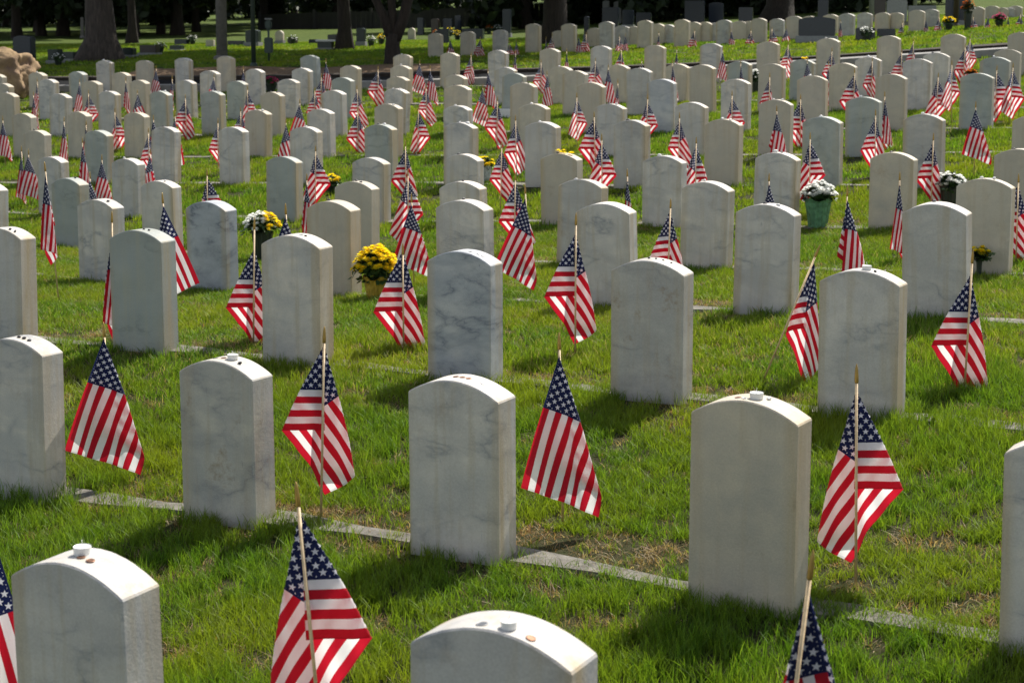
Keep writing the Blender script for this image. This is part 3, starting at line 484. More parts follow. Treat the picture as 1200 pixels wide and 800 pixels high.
NAME_NEAR = ['large draped flag hanging between the first two headstones of the second row',
 'large folded flag, stick in front, right of the headstone with coins and tealight',
 'large draped flag right of the headstone with four coins on its top',
 'large flag folded to the right of its stick, right of the stained cream headstone',
 'folded flag just left of the blue-grey veined headstone, by the yellow mums',
 'folded flag right of the blue-grey veined headstone, standing clear on the grass',
 'folded flag at the right, just right of the tall pale headstone',
 'folded flag left of the headstone in front of the white and yellow flowers',
 'flag on a strongly slanted stick leaning right against the tall pale headstone',
 'biggest flag at the bottom, folded to the right, cut off by the bottom edge',
 'narrow flag on a slanted stick in the bottom right corner, cut off below',
 'flag cut off by the left edge beside the bottom left headstone',
 'draped flag with a leaning stick overlapping another flag, right of the middle column',
 'thin twisted flag standing alone near the left edge',
 'draped flag behind the green streaked headstone, showing at its right shoulder', 'draped flag mostly hidden, showing left of the green streaked headstone']
KIND_W = {'A': 'draped', 'R': 'draped', 'B': 'folded', 'M': 'folded', 'N': 'thin furled', 'O': 'thin furled', 'S': 'slanted'}
used = {}; NN = len(NAME_NEAR)
def near_stone(k, x, y):
    best = None
    for s in STONE_INFO:
        if s[0] != k: continue
        d = abs(s[2]/s[3] - x/y)
        if best is None or d < best[0]: best = (d, s)
    return best[1]
cnt12 = 0
for i, (k, bx, by, bz, tx, tz, az, kd) in enumerate(FLAGS):
    r = random.Random(i*17+5)
    base = Vector((bx, by, bz-.01)); lean = r.gauss(0, .018) if i >= NN else 0.0
    if i >= NN: base.x += lean*.6; base.z = gh(base.x, base.y)-.01
    base.z -= .01
    top = Vector((tx, by + (r.gauss(0, .012) if i >= NN else 0.0), tz))
    root = empty('small_flag', base)
    if i < len(NAME_NEAR): lab = NAME_NEAR[i]
    elif k >= 12:
        cnt12 += 1; lab = 'tiny flag beyond the road, %s from left among those far flags' % ORD[cnt12]
    else:
        s = near_stone(k, bx, by); side = 'left behind' if bx/by < s[2]/s[3] else 'right behind'
        lab = 'small %s flag %s %s headstone from left, %s row from front' % (KIND_W[kd], side, ORD[s[1]], ORD[k+1])
        if lab in used: lab = lab.replace('small', 'other small', 1)
        if lab in used: lab = lab.replace('other small', 'third small', 1)
    used[lab] = 1
    tag(root, lab, 'flag', 'small American flags on sticks planted behind the headstones')
    axis = (top-base); L = axis.length; q = Vector((0, 0, 1)).rotation_difference(axis.normalized())
    st = mesh_obj('stick', ME_stick, None, root); st.rotation_mode = 'QUATERNION'; st.rotation_quaternion = q
    st.scale = (1, 1, L-.05)
    sp_ = mesh_obj('spear_tip', ME_spear, None, root, axis.normalized()*(L-.056)); sp_.rotation_mode = 'QUATERNION'; sp_.rotation_quaternion = q
    me = cloth_mesh(kd, 0, 0, 60, 40) if i < NN else CL[(kd, r.randrange(3))]
    fr = (az-base.z)/max(1e-3, (top.z-base.z))
    apex = axis*min(fr, .97)
    # the pole is hidden behind the cloth or in front of it, depending on the fold
    off = Vector((0, -.006 if kd in 'ARNO' else .005, 0))
    ex = apex + off; yaw = 0.0 if i < NN else r.uniform(-.5, .5)
    fc = mesh_obj('cloth', me, None, root, ex, (0, 0, yaw))
    if kd == 'S': fc.rotation_euler = (0, R(4), 0)
    if i < NN and kd != 'S':
        tilt = math.atan2((top-base).x, (top-base).z); fc.rotation_euler = (0, tilt*.5, 0)
    if i == 14: fc.rotation_euler = (0, R(-9), 0)
    if i == 10: fc.scale = (1.75, 1, 1); fc.rotation_euler = (R(13), R(-3), 0); fc.location.y += .012
    if i == 12: fc.rotation_euler = (0, R(8), 0)
    if i == 0: fc.scale = (1.14, 1, .98)
    if i >= NN:
        sc = r.uniform(.88, 1.04); fc.scale = (sc, sc, sc)

# ---------------------------------------------------------------- small things left on the stones
def lathe(prof, n=20):
    V, Fc = [], []
    for (r_, z) in prof:
        for k in range(n):
            t = 2*math.pi*k/n; V.append((r_*math.cos(t), r_*math.sin(t), z))
    for i in range(len(prof)-1):
        for k in range(n): Fc.append((i*n+k, i*n+(k+1) % n, (i+1)*n+(k+1) % n, (i+1)*n+k))
    Fc.append(tuple(range(n))[::-1]); Fc.append(tuple((len(prof)-1)*n+k for k in range(n)))
    return V, Fc
v_, f_ = lathe([(.0085, 0), (.0095, .0004), (.0095, .0014), (.0085, .0018), (.0078, .0015)], 22)
ME_coin_c = from_py('coin', v_, f_, False); ME_coin_c.materials.append(M_copper)
ME_coin_s = from_py('coin', v_, f_, False); ME_coin_s.materials.append(M_steel)
v_, f_ = lathe([(.0165, 0), (.018, .001), (.019, .0165), (.0185, .018), (.0165, .0165), (.004, .015)], 24)
ME_tea = from_py('tealight', v_, f_, False); ME_tea.materials.append(M_wax)
v_, f_ = tube([(0, 0, 0), (.001, 0, .008), (-.003, .001, .016)], [.0009, .0008, .0006], 6)
ME_wick = from_py('wick', v_, f_, True); ME_wick.materials.append(M_white)
def pebble_mesh(seed, s, mat):
    bm = bmesh.new(); bmesh.ops.create_icosphere(bm, subdivisions=2, radius=1); r = random.Random(seed)
    ax = [Vector((r.gauss(0, 1), r.gauss(0, 1), r.gauss(0, 1))).normalized() for _ in range(5)]
    for v in bm.verts:
        d = 1+sum(.12*math.sin(3*v.co.dot(a)+i) for i, a in enumerate(ax))
        v.co = Vector((v.co.x*d*s, v.co.y*d*s*.8, v.co.z*d*s*.62))
    me = bm_mesh('pebble', bm, True); me.materials.append(mat); return me
PB_w = [pebble_mesh(i, .010, M_white) for i in range(4)]; PB_b = [pebble_mesh(i+9, .0085, M_black) for i in range(4)]
def on_stone(kc, u, v, kind, lab, cat=None, sc=1.0):
    if kc not in SIDX: return
    p = top_point(SIDX[kc], u, v); r = random.Random(int(u*1000)+kc[0]*7+kc[1])
    grp = 'small tokens left on top of the headstones'
    if kind == 'tea':
        o = mesh_obj('tealight', ME_tea, None, None, p-Vector((0, 0, .0006)), (0, 0, r.random()*6)); mesh_obj('wick', ME_wick, None, o, (0, 0, .0150)); cat = 'candle'
    elif kind in ('cc', 'cs'):
        o = mesh_obj('coin', ME_coin_c if kind == 'cc' else ME_coin_s, None, None, p+Vector((0, 0, .0002)), (0, math.atan(.052*2*u/(SW/2)) if abs(u) > .05 else 0, 0)); cat = 'coin'
        o.rotation_euler = Euler((0, math.atan2(.104*u, SW/2), 0)).to_matrix().to_euler(); o.rotation_euler.z = STONE_INFO[SIDX[kc]][5]
    else:
        o = mesh_obj('pebble', (PB_w if kind == 'pw' else PB_b)[r.randrange(4)], None, None, p+Vector((0, 0, .0035*sc)), (0, 0, r.random()*6)); cat = 'pebble'
    o.scale = (sc, sc, sc); tag(o, lab, cat, grp)
on_stone((0, 1), -.12, -.1, 'tea', 'white tealight with a wick on the bottom left headstone')
on_stone((0, 1), -.02, -.45, 'cc', 'copper coin touching the tealight on the bottom left headstone')
on_stone((0, 1), .16, -.5, 'cc', 'dark coin right of the tealight on the bottom left headstone')
on_stone((0, 2), -.20, -.45, 'cs', 'dull coin left of the white cap on the bottom middle headstone', sc=1.2)
on_stone((0, 2), .12, -.35, 'tea', 'white cap on the headstone cut off by the bottom edge', sc=.8)
on_stone((0, 2), .42, -.5, 'cc', 'copper coin right of the white cap on the bottom middle headstone')
for j, (u, wd) in enumerate([(-.32, 'left'), (-.16, 'middle'), (0.0, 'right')]):
    on_stone((1, 1), u+.35, -.1, 'pb', 'dark pebble, %s of three on the left edge headstone of the second row' % wd, sc=.95)
on_stone((1, 2), -.28, -.1, 'cs', 'leftmost coin on the headstone with the tealight, second row')
on_stone((1, 2), -.08, .0, 'cc', 'coin just left of the tealight on the second row headstone')
on_stone((1, 2), .14, .1, 'tea', 'white tealight on the second headstone of the second row')
on_stone((1, 2), .42, -.2, 'pb', 'dark pebble right of the tealight, second headstone of the second row', sc=.9)
for u, wd in [(-.12, 'leftmost'), (.03, 'second from left'), (.17, 'third from left'), (.50, 'rightmost')]:
    on_stone((1, 3), u, -.15, 'cc' if u < .3 else 'cs', 'coin, %s of four on the large clean headstone' % wd)
on_stone((1, 4), -.20, -.2, 'cc', 'copper coin left of the tealight on the stained cream headstone')
on_stone((1, 4), .12, 0, 'tea', 'white tealight on the cream headstone with the stained shoulder', sc=1.05)
on_stone((1, 4), -.05, -.35, 'cs', 'coin touching the tealight on the stained cream headstone')
on_stone((1, 4), .3, .4, 'pw', 'white lump beside the tealight on the stained cream headstone', sc=.9)
on_stone((2, 1), .35, -.1, 'pb', 'dark pebble left of two on the left edge headstone, third row')
on_stone((2, 1), .55, -.1, 'pb', 'dark pebble right of two on the left edge headstone, third row')
on_stone((2, 2), .05, 0, 'pb', 'left dark pebble on the green streaked headstone', sc=.8)
on_stone((2, 2), .25, 0, 'pb', 'right dark pebble on the green streaked headstone', sc=.8)
on_stone((2, 3), .18, 0, 'cs', 'left coin on the headstone in front of the white and yellow flowers')
on_stone((2, 3), .35, -.1, 'pb', 'dark pebble on the headstone in front of the white and yellow flowers', sc=.8)
for u, wd in [(.2, 'upper'), (.45, 'middle'), (.6, 'lower')]:
    on_stone((2, 4), u, -.1, 'cs', '%s coin on the right slope of the blue-grey veined headstone' % wd)
for u, wd in [(-.1, 'first'), (.1, 'second'), (.3, 'third'), (.52, 'fourth')]:
    on_stone((2, 5), u, 0, 'pb', 'dark pebble, %s from left on the headstone with the brown stain' % wd, sc=.7)
on_stone((2, 6), .05, 0, 'tea', 'white tealight on the tall pale headstone near the slanted flag', sc=1.0)
on_stone((2, 6), .28, -.2, 'pb', 'dark pebble right of the tealight on the tall pale headstone', sc=.8)
done = {}
for i, s in enumerate(STONE_INFO):
    k, c = s[0], s[1]
    if not 3 <= k <= 11: continue
    r = random.Random(k*211+c*3)
    n = r.choice([0, 1, 1, 2]) if k < 9 else r.choice([0, 0, 1])
    for j in range(n):
        knd = r.choice(['pw', 'pw', 'pb']) if k > 4 else r.choice(['pw', 'pb', 'pb', 'cs'])
        nm = {'pw': 'white pebble', 'pb': 'dark pebble', 'cs': 'coin'}[knd]
        u = (-.15, .35)[j]+r.uniform(-.15, .15)
        sd_ = '' if n == 1 else (' left', ' right')[j]
        on_stone((k, c), u, r.uniform(-.3, .3), knd, '%s on the%s top of the %s headstone, %s row' % (nm, sd_, ORD[c], ORD[k+1]), sc=r.uniform(1.2, 2.0) if k > 4 else 1.25)

# ---------------------------------------------------------------- flowers
M_leaf = simple('mum_leaf', (.045, .10, .02), .5, .5, 40)
M_wpet = simple('white_petal', (.95, .95, .92), .6, .04, 60)
M_ypet = simple('yellow_petal', (1.0, .82, .02), .6, .08, 60)
M_opet = simple('orange_petal', (.75, .22, .02), .6, .3, 60)
M_ppet = simple('pink_petal', (.75, .08, .25), .6, .3, 60)
for _m in (M_wpet, M_ypet, M_opet, M_ppet):
    _t = _m.node_tree; _b = _t.nodes['Principled BSDF']; _tr = _t.nodes.new('ShaderNodeBsdfTranslucent'); _mx = _t.nodes.new('ShaderNodeMixShader'); _mx.inputs[0].default_value = .72
    _t.links.new(_b.inputs['Base Color'].links[0].from_socket, _tr.inputs[0]); _t.links.new(_b.outputs[0], _mx.inputs[1]); _t.links.new(_tr.outputs[0], _mx.inputs[2]); _t.links.new(_mx.outputs[0], _t.nodes['Material Output'].inputs['Surface'])
M_foily = simple('yellow_foil', (.70, .48, .06), .25, .4, 25, .3, .6)
M_foilg = simple('green_foil', (.16, .38, .20), .22, .5, 25, .3, .6)
M_foild = simple('dark_pot', (.02, .03, .025), .4, .3, 25)
M_foilw = simple('clear_wrap', (.65, .68, .66), .2, .4, 25, .1, .6)
def bloom_mesh(r_, layers=3, n=14, seed=0):
    v, f = [], []; rr = random.Random(seed)
    for L in range(layers):
        for k in range(n-2*L):
            a = 2*math.pi*(k+.5*L)/(n-2*L)+rr.uniform(-.1, .1); el = R(12+28*L+rr.uniform(-6, 6)); ln = r_*(1-.22*L)
            d = Vector((math.cos(a)*math.cos(el), math.sin(a)*math.cos(el), math.sin(el))); s = Vector((-math.sin(a), math.cos(a), 0))*r_*.17
            b = len(v); up = Vector((0, 0, r_*.05))
            for p in (d*ln*.1, d*ln*.6+s+up, d*ln, d*ln*.6-s+up): v.append(p)
            f.append((b, b+1, b+2, b+3))
    return v, f
def clump(name, parent, centres, one, mat, tiltfun, rnd):
    V, Fc = [], []
    for (p, s) in centres:
        vv, ff = one[rnd.randrange(len(one))]; q = tiltfun(p); b = len(V)
        for a in vv: V.append(q @ (Vector(a)*s)+Vector(p))
        Fc += [tuple(i+b for i in t) for t in ff]
    me = from_py(name, V, Fc); return mesh_obj(name, me, mat, parent)
BL = [bloom_mesh(.030, 3, 14, s) for s in range(4)]
LF = []
for s in range(3):
    rr = random.Random(s); v, f = [], []
    for k in range(5):
        a = rr.uniform(0, 6.3); d = Vector((math.cos(a), math.sin(a), rr.uniform(.0, .8))).normalized()*.03; sd_ = Vector((-d.y, d.x, 0))*.35
        b = len(v); v += [Vector((0, 0, 0)), d*.6+sd_, d*1.1, d*.6-sd_]; f.append((b, b+1, b+2, b+3))
    LF.append((v, f))
def flower_pot(p, rad, hgt, petals, pot_mat, label, cat='flower pot', pot_r=.09, pot_h=.12, nb=60, seed=1, name='potted_flowers'):
    """petals: list of (material, part name, test(direction))"""
    rr = random.Random(seed); root = empty(name, p); tag(root, label, cat)
    n = 26; prof = [(pot_r*.72, 0), (pot_r*.85, pot_h*.5), (pot_r, pot_h), (pot_r*1.12, pot_h*1.12), (pot_r*.95, pot_h*1.0), (pot_r*.3, pot_h*.85)]
    V, Fc = lathe(prof, n); V = [(x*(1+.07*math.sin(k*2.9)), y*(1+.07*math.sin(k*2.9)), z+.012*math.sin(k*5.1)*(z > pot_h)) for k, (x, y, z) in enumerate(V)]
    mesh_obj('pot', from_py('pot', V, Fc), pot_mat, root)
    cz = pot_h+hgt*.35; dirs = []
    for _ in range(nb*3):
        z = rr.uniform(-.25, 1); a = rr.uniform(0, 6.283); h = math.sqrt(max(0, 1-z*z)); dirs.append(Vector((h*math.cos(a), h*math.sin(a), z)))
    til = lambda P_: Vector((0, 0, 1)).rotation_difference(((Vector(P_)-Vector((0, 0, cz*.6))).normalized()+Vector((0, 0, .5))).normalized()).to_matrix()
    leaves = [((d.x*rad*rr.uniform(.3, .95), d.y*rad*rr.uniform(.3, .95), cz+d.z*hgt*.6*rr.uniform(.2, .9)), rr.uniform(.8, 1.5)) for d in dirs]
    leaves += [((rr.gauss(0, rad*.4), rr.gauss(0, rad*.4), pot_h+rr.uniform(-.01, hgt*.5)), rr.uniform(.8, 1.4)) for _ in range(60)]
    clump('leaves', root, leaves, LF, M_leaf, til, rr)
    for mt, pn, test in petals:
        cs = [((d.x*rad*rr.uniform(.85, 1.15), d.y*rad*rr.uniform(.85, 1.15), cz+d.z*hgt*.62*rr.uniform(.85, 1.2)), rr.uniform(.6, 1.0)) for d in dirs if d.z > -.1 and test(d)][:nb]
        if cs: clump(pn, root, cs, BL, mt, til, rr)
    return root
def march(px, py):
    for Y in np.arange(5, 60, .04):
        p = at(px, py, float(Y))
        if p.z < gh(p.x, p.y): return Vector((p.x, p.y, gh(p.x, p.y)-.005))
def gnd(px, py, Y):
    p = at(px, py, Y); return Vector((p.x, p.y, gh(p.x, p.y)-.005))
flower_pot(march(308, 304), .125, .16, [(M_wpet, 'white_blooms', lambda d: d.x < .25), (M_ypet, 'yellow_blooms', lambda d: d.x >= .25)], M_foild, 'white and yellow mums behind the third headstone of the third row', nb=48, pot_h=.20, pot_r=.08)
flower_pot(march(441, 350), .125, .19, [(M_ypet, 'yellow_blooms', lambda d: True)], M_foily, 'yellow mums in yellow foil between two headstones', nb=150, pot_h=.12, pot_r=.075, seed=4)
flower_pot(march(958, 266), .125, .15, [(M_wpet, 'white_blooms', lambda d: d.z > .05)], M_foilg, 'white mums in a green foil pot on the grass', nb=75, pot_h=.19, pot_r=.10, seed=5)
flower_pot(march(1113, 252), .11, .12, [(M_wpet, 'white_blooms', lambda d: True)], M_foild, 'white flowers in a dark pot between two headstones at the right', nb=45, pot_h=.20, pot_r=.08, seed=6)
flower_pot(march(388, 225), .09, .09, [(M_ypet, 'yellow_blooms', lambda d: True)], M_foild, 'small yellow flowers behind the cream headstone, upper left of centre', nb=40, pot_h=.08, pot_r=.06, seed=7)
flower_pot(march(568, 213), .09, .10, [(M_ypet, 'yellow_blooms', lambda d: True)], M_foilw, 'small orange-yellow flowers in a pale pot behind the middle column', nb=40, pot_h=.14, pot_r=.07, seed=8)
flower_pot(march(1147, 325), .05, .07, [(M_ypet, 'yellow_blooms', lambda d: True)], M_foild, 'few yellow daffodils low beside the headstone at the right', nb=14, pot_h=.12, pot_r=.018, seed=9)
flower_pot(march(318, 108), .12, .14, [(M_ppet, 'pink_blooms', lambda d: True)], M_foild, 'magenta flowers near the road, left of centre', nb=40, pot_h=.12, pot_r=.09, seed=10)
flower_pot(march(885, 108), .10, .16, [(M_wpet, 'white_blooms', lambda d: True)], M_foild, 'white flowers between headstones, upper right of centre', nb=40, pot_h=.16, pot_r=.08, seed=11)
flower_pot(gnd(1138, 95, 19.8), .06, .07, [(M_opet, 'orange_blooms', lambda d: True)], M_foild, 'orange flowers beside flags near the upper right', nb=24, pot_h=.34, pot_r=.03, seed=12)
def loose_flower(kc, u, mat, lab, n=5):
    p = top_point(SIDX[kc], u, 0); rr = random.Random(int(u*100)+kc[0]); pts = [((rr.gauss(0, .018), rr.gauss(0, .012), .008+rr.random()*.015), rr.uniform(.7, 1)) for _ in range(n)]
    o = clump('loose_flower', None, pts, BL, mat, lambda P_: Matrix.Identity(3), rr); o.location = p; tag(o, lab, 'flower')
loose_flower((5, 6), -.1, M_ypet, 'left yellow flower on the tan headstone right of the middle column', 3)
loose_flower((5, 6), .35, M_ypet, 'right yellow flower on the tan headstone right of the middle column', 3)
loose_flower((10, 15), .2, M_ypet, 'yellow flowers lying on a headstone near the far lawn', 9)
# a fallen white plaque between rows
bm = bmesh.new(); box_bm(bm, -.11, .11, -.05, .05, 0, .12, .01)
tag(mesh_obj('marker_block', bm_mesh('marker_block', bm), M_white, None, march(592, 138), (0, 0, -PHI)), 'small white block marker between headstones above the centre', 'grave marker')

# ---------------------------------------------------------------- beyond the road: stone monuments, poles, wall
M_navy = simple('dark_granite', (.020, .028, .045), .25, .4, 60, 0, 0, .5)
M_dgreen = simple('green_black_granite', (.025, .040, .035), .3, .4, 60)
M_brown = simple('brown_granite', (.06, .04, .035), .35, .4, 60)
M_grey = simple('grey_granite', (.30, .30, .30), .6, .35, 50)
M_wall = simple('dark_timber_fence', (.050, .046, .046), .85, .25, 3)
M_metal = simple('green_painted_metal', (.06, .085, .07), .45, .25, 20, .3)
M_greypole = simple('weathered_pole', (.24, .22, .20), .85, .35, 9, 0, .5)
M_rock = simple('sandstone_rock', (.42, .29, .15), .9, .3, 4, 0, 1.0, .3, (.17, .11, .08))
COLN = {'navy': (M_navy, 'dark blue-black'), 'green': (M_dgreen, 'dark green-black'), 'brown': (M_brown, 'dark brown'), 'grey': (M_grey, 'grey'), 'tan': (M_warm, 'tan'), 'white': (M_white, 'white')}
def monument(x0, x1, y0, y1, Y, col, lab, thick=.2, top='flat', base=True):
    """a family monument: a plinth and a polished tablet"""
    a, b = at(x0, y1, Y), at(x1, y1, Y); t = at((x0+x1)/2, y0, Y); w_ = (b.x-a.x); cx = (a.x+b.x)/2
    zg = gh(cx, Y+.0); h = max(.12, t.z-zg); m_ = COLN[col][0]; w_ = max(.14, w_*.92)
    root = empty('monument', (cx, Y, zg-.02), R(-14)); tag(root, lab, 'gravestone')
    pb = .0
    if base:
        pb = min(.14, h*.3); bm = bmesh.new(); box_bm(bm, -w_/2, w_/2, -thick*.8, thick*.8, 0, pb, .01); mesh_obj('plinth', bm_mesh('plinth', bm), M_grey if col != 'grey' else M_conc, root)
    bm = bmesh.new(); n = 12; ww = w_*(.88 if base else 1.0); pr = [(-ww/2, pb), (ww/2, pb)]
    ar = {'flat': .0, 'arch': .10, 'round': .30}[top]*min(ww, h)
    for i in range(n+1):
        u = 1-2*i/n; pr.append((ww/2*u, h+.02 - ar*u*u))
    fr = [bm.verts.new((x, -thick/2, z)) for x, z in pr]; bk = [bm.verts.new((x, thick/2, z)) for x, z in pr]
    bm.faces.new(fr); bm.faces.new(bk[::-1])
    for i in range(len(pr)): j = (i+1) % len(pr); bm.faces.new((fr[i], bk[i], bk[j], fr[j]))
    bm.normal_update(); es = [e for e in bm.edges if len(e.link_faces) == 2 and e.calc_face_angle(0) > .6]; bmesh.ops.bevel(bm, geom=es, offset=.012, segments=2, affect='EDGES')
    mesh_obj('tablet', bm_mesh('tablet', bm), m_, root); return root
MON = [
 (15, 44, 42, 84, 35, 'navy', 'arch', 'dark monument just behind the sandstone boulder'),
 (57, 74, 58, 86, 36, 'green', 'flat', 'small dark monument left of the huge tree trunk'),
 (74, 92, 61, 86, 37, 'green', 'flat', 'dark monument touching the huge tree trunk on its left'),
 (141, 161, 56, 84, 38, 'green', 'arch', 'dark green monument right of the huge tree trunk'),
 (163, 189, 53, 82, 39, 'brown', 'flat', 'dark brown monument, second right of the huge tree trunk'),
 (199, 217, 53, 78, 42, 'green', 'arch', 'dark monument with a light top left of the grey pole'),
 (205, 222, 46, 58, 46, 'navy', 'flat', 'low dark slab left of the grey pole, farther back'),
 (241, 253, 47, 66, 44, 'tan', 'flat', 'small pale gravestone touching the grey pole'),
 (267, 287, 48, 58, 45, 'navy', 'flat', 'low dark slab just right of the grey pole'),
 (287, 307, 35, 57, 44, 'green', 'arch', 'dark green gravestone with a bright edge, behind the thin green pole'),
 (322, 334, 36, 55, 46, 'tan', 'round', 'pale leaning gravestone right of the green box on a post'),
 (337, 349, 44, 53, 46, 'brown', 'round', 'low brown marker right of the pale leaning gravestone'),
 (362, 373, 48, 52, 46, 'navy', 'flat', 'very low dark slab on the sunlit lawn'),
 (384, 396, 41, 50, 48, 'navy', 'flat', 'small dark slab left of the forked tree'),
 (371, 393, 49, 66, 41, 'green', 'flat', 'dark bench-like tomb with a white cover left of the forked tree'),
 (417, 430, 33, 57, 43, 'green', 'arch', 'dark green gravestone just left of the forked tree'),
 (478, 487, 33, 40, 50, 'tan', 'round', 'small whitish marker right of the forked tree'),
 (489, 497, 21, 28, 56, 'navy', 'flat', 'tiny dark stone near the fence, right of the forked tree'),
 (505, 515, 22, 33, 55, 'brown', 'arch', 'reddish brown gravestone near the fence'),
 (519, 531, 22, 28, 57, 'navy', 'flat', 'dark slab near the fence, second from the forked tree'),
 (533, 541, 18, 27, 58, 'navy', 'arch', 'dark small stone near the middle of the fence'),
 (512, 527, 34, 46, 44, 'navy', 'flat', 'dark slab between the first two headstones beyond the road'),
 (541, 568, 34, 41, 47, 'navy', 'flat', 'long low dark slab on the far lawn behind the second far headstone'),
 (588, 600, 11, 37, 50, 'navy', 'flat', 'tall dark monument left of the second big trunk'),
 (684, 691, 19, 44, 43, 'navy', 'round', 'slim dark pillar stone right of the second big trunk'),
 (704, 727, 9, 30, 50, 'navy', 'flat', 'large dark monument, leftmost of the dark group above the centre'),
 (728, 744, 12, 30, 52, 'navy', 'flat', 'dark monument in the middle of the dark group above the centre'),
 (745, 764, 15, 28, 49, 'navy', 'flat', 'dark monument, rightmost of the dark group above the centre'),
 (706, 715, 1, 9, 60, 'grey', 'arch', 'small grey stone far back above the dark group, left one'),
 (719, 729, 2, 9, 60, 'grey', 'arch', 'small grey stone far back above the dark group, right one'),
 (800, 828, 1, 26, 46, 'navy', 'flat', 'wide dark monument left of the third trunk'),
 (829, 850, 3, 22, 48, 'navy', 'arch', 'dark monument between wide dark one and third trunk'),
 (864, 884, 9, 24, 44, 'navy', 'flat', 'dark block monument touching the third trunk'),
 (931, 983, 20, 56, 32.2, 'navy', 'arch', 'very wide blue-black monument standing before the far headstones'),
 (957, 972, 0, 18, 46, 'navy', 'flat', 'dark stone right of the orange flowers at the top'),
 (1002, 1026, 33, 46, 31.6, 'navy', 'flat', 'low dark marker with white flowers near the upper right, left half'),
 (1027, 1050, 34, 44, 31.8, 'navy', 'flat', 'low dark marker near the upper right, right half'),
 (1023, 1039, 0, 16, 44, 'brown', 'flat', 'dark brown monument left of the large grey one'),
 (1036, 1065, -1, 33, 38, 'grey', 'arch', 'large light grey monument at the top right'),
 (1063, 1098, 7, 20, 39, 'grey', 'flat', 'wide low grey monument right of the large grey one'),
 (1104, 1139, -3, 38, 35.2, 'navy', 'flat', 'tall blue-black monument behind a brown pole at the top right'),
]
for (x0, x1, y0, y1, Y, col, tp, lab) in MON: monument(x0, x1, y0, y1, Y, col, lab, top=tp, thick=.22 if x1-x0 > 15 else .14, base=(y1-y0) > 14)
tw = at(382, 49, 41); bm = bmesh.new(); box_bm(bm, -.26, .26, -.16, .16, 0, .05, .015)
tag(mesh_obj('stone_cover', bm_mesh('stone_cover', bm), M_white, None, (tw.x, 41, tw.z)), 'white cover lying on the bench-like tomb left of the forked tree', 'slab')
# far flower spots
for j, (px, Y, mt, lab, n) in enumerate([(447, 44, M_ypet, 'yellow flowers right of the forked tree foot', 30), (536, 47, M_ypet, 'yellow flowers between far headstones', 24), (581, 45, M_ypet, 'yellow flowers above the third far headstone', 24),
    (573, 55, M_opet, 'orange flowers near the fence', 20), (512, 50, M_opet, 'orange flowers before the brown gravestone', 16), (527, 53, M_ypet, 'yellow flowers near the fence', 16), (583, 56, M_wpet, 'white flowers near the fence', 16),
    (1111, 33.2, M_ypet, 'yellow flowers in front of the tall blue-black monument', 50), (1133, 33.0, M_opet, 'tall orange flowers right of the tall blue-black monument', 60), (1170, 32.8, M_ppet, 'pink flowers among the far headstones at the top right', 40),
    (935, 60, M_opet, 'orange flowers at the top between two trunks', 30), (1015, 31.3, M_wpet, 'white flowers on the low dark marker at the upper right', 30), (226, 46, M_wpet, 'white flowers left of the grey pole', 20), (68, 35.3, M_wpet, 'white flowers at the foot of the dark monument by the huge trunk', 24),
    (188, 40, M_wpet, 'pale flowers on the brown monument right of the huge trunk', 24), (343, 45.6, M_wpet, 'white flowers on the low brown marker', 10), (435, 42.5, M_wpet, 'white flowers by the dark green gravestone near the forked tree', 12)]):
    x = at(px, 60, Y).x; hp = .32 if mt is M_opet and px > 1100 else .12
    flower_pot(Vector((x, Y, gh(x, Y)-.01)), .13, .16 if hp < .2 else .3, [(mt, 'blooms', lambda d: True)], M_foild, lab, nb=n, pot_h=hp, pot_r=.08, seed=j+30)
# poles
def pole(px, Y, r_, h, mat, name, lab, lean=0.0):
    x = at(px, 60, Y).x; z = gh(x, Y); root = empty(name, (x, Y, z-.05)); tag(root, lab, 'pole')
    v, f = tube([(0, 0, 0), (lean*.5, 0, h*.5), (lean, 0, h)], [r_, r_*.95, r_*.85], 16); mesh_obj('shaft', from_py('shaft', v, f, True), mat, root)
    v, f = lathe([(r_*1.5, 0), (r_*1.5, .10), (r_*1.1, .13)], 16); mesh_obj('collar', from_py('collar', v, f), mat, root)
pole(260, 36.5, .125, 8, M_greypole, 'utility_pole', 'thick grey weathered pole at the upper left')
pole(297, 33.5, .048, 5, M_metal, 'metal_pole', 'thin dark green metal pole at the upper left')
pole(1119, 34.6, .055, 4.5, M_brown, 'metal_pole', 'thin brown pole in front of the tall blue-black monument')
pole(1020, 45, .07, 5, M_grey, 'metal_pole', 'grey pole at the top left of the large grey monument')
pole(1071, 46, .055, 5, M_grey, 'metal_pole', 'thin grey pole at the top right of the large grey monument')
pole(97, 56, .06, .75, M_greypole, 'marker_post', 'short pale post left of the huge tree trunk')
# box on a post
x = at(315, 60, 35).x; z = gh(x, 35); rt = empty('post_box', (x, 35, z-.03)); tag(rt, 'dark green box on a post beside the thin green pole', 'box')
v, f = tube([(0, 0, 0), (0, 0, .95)], [.025, .022], 8); mesh_obj('post', from_py('post', v, f, True), M_metal, rt)
bm = bmesh.new(); box_bm(bm, -.09, .09, -.07, .07, .22, .55, .02); mesh_obj('box', bm_mesh('box', bm), M_metal, rt)
bm = bmesh.new(); box_bm(bm, -.07, .07, -.05, .05, .72, .92, .03); mesh_obj('upper_box', bm_mesh('upper_box', bm), M_metal, rt)
bm = bmesh.new(); box_bm(bm, -.075, .075, -.055, .055, .925, .96, .01); mesh_obj('cap', bm_mesh('cap', bm), M_grey, rt)
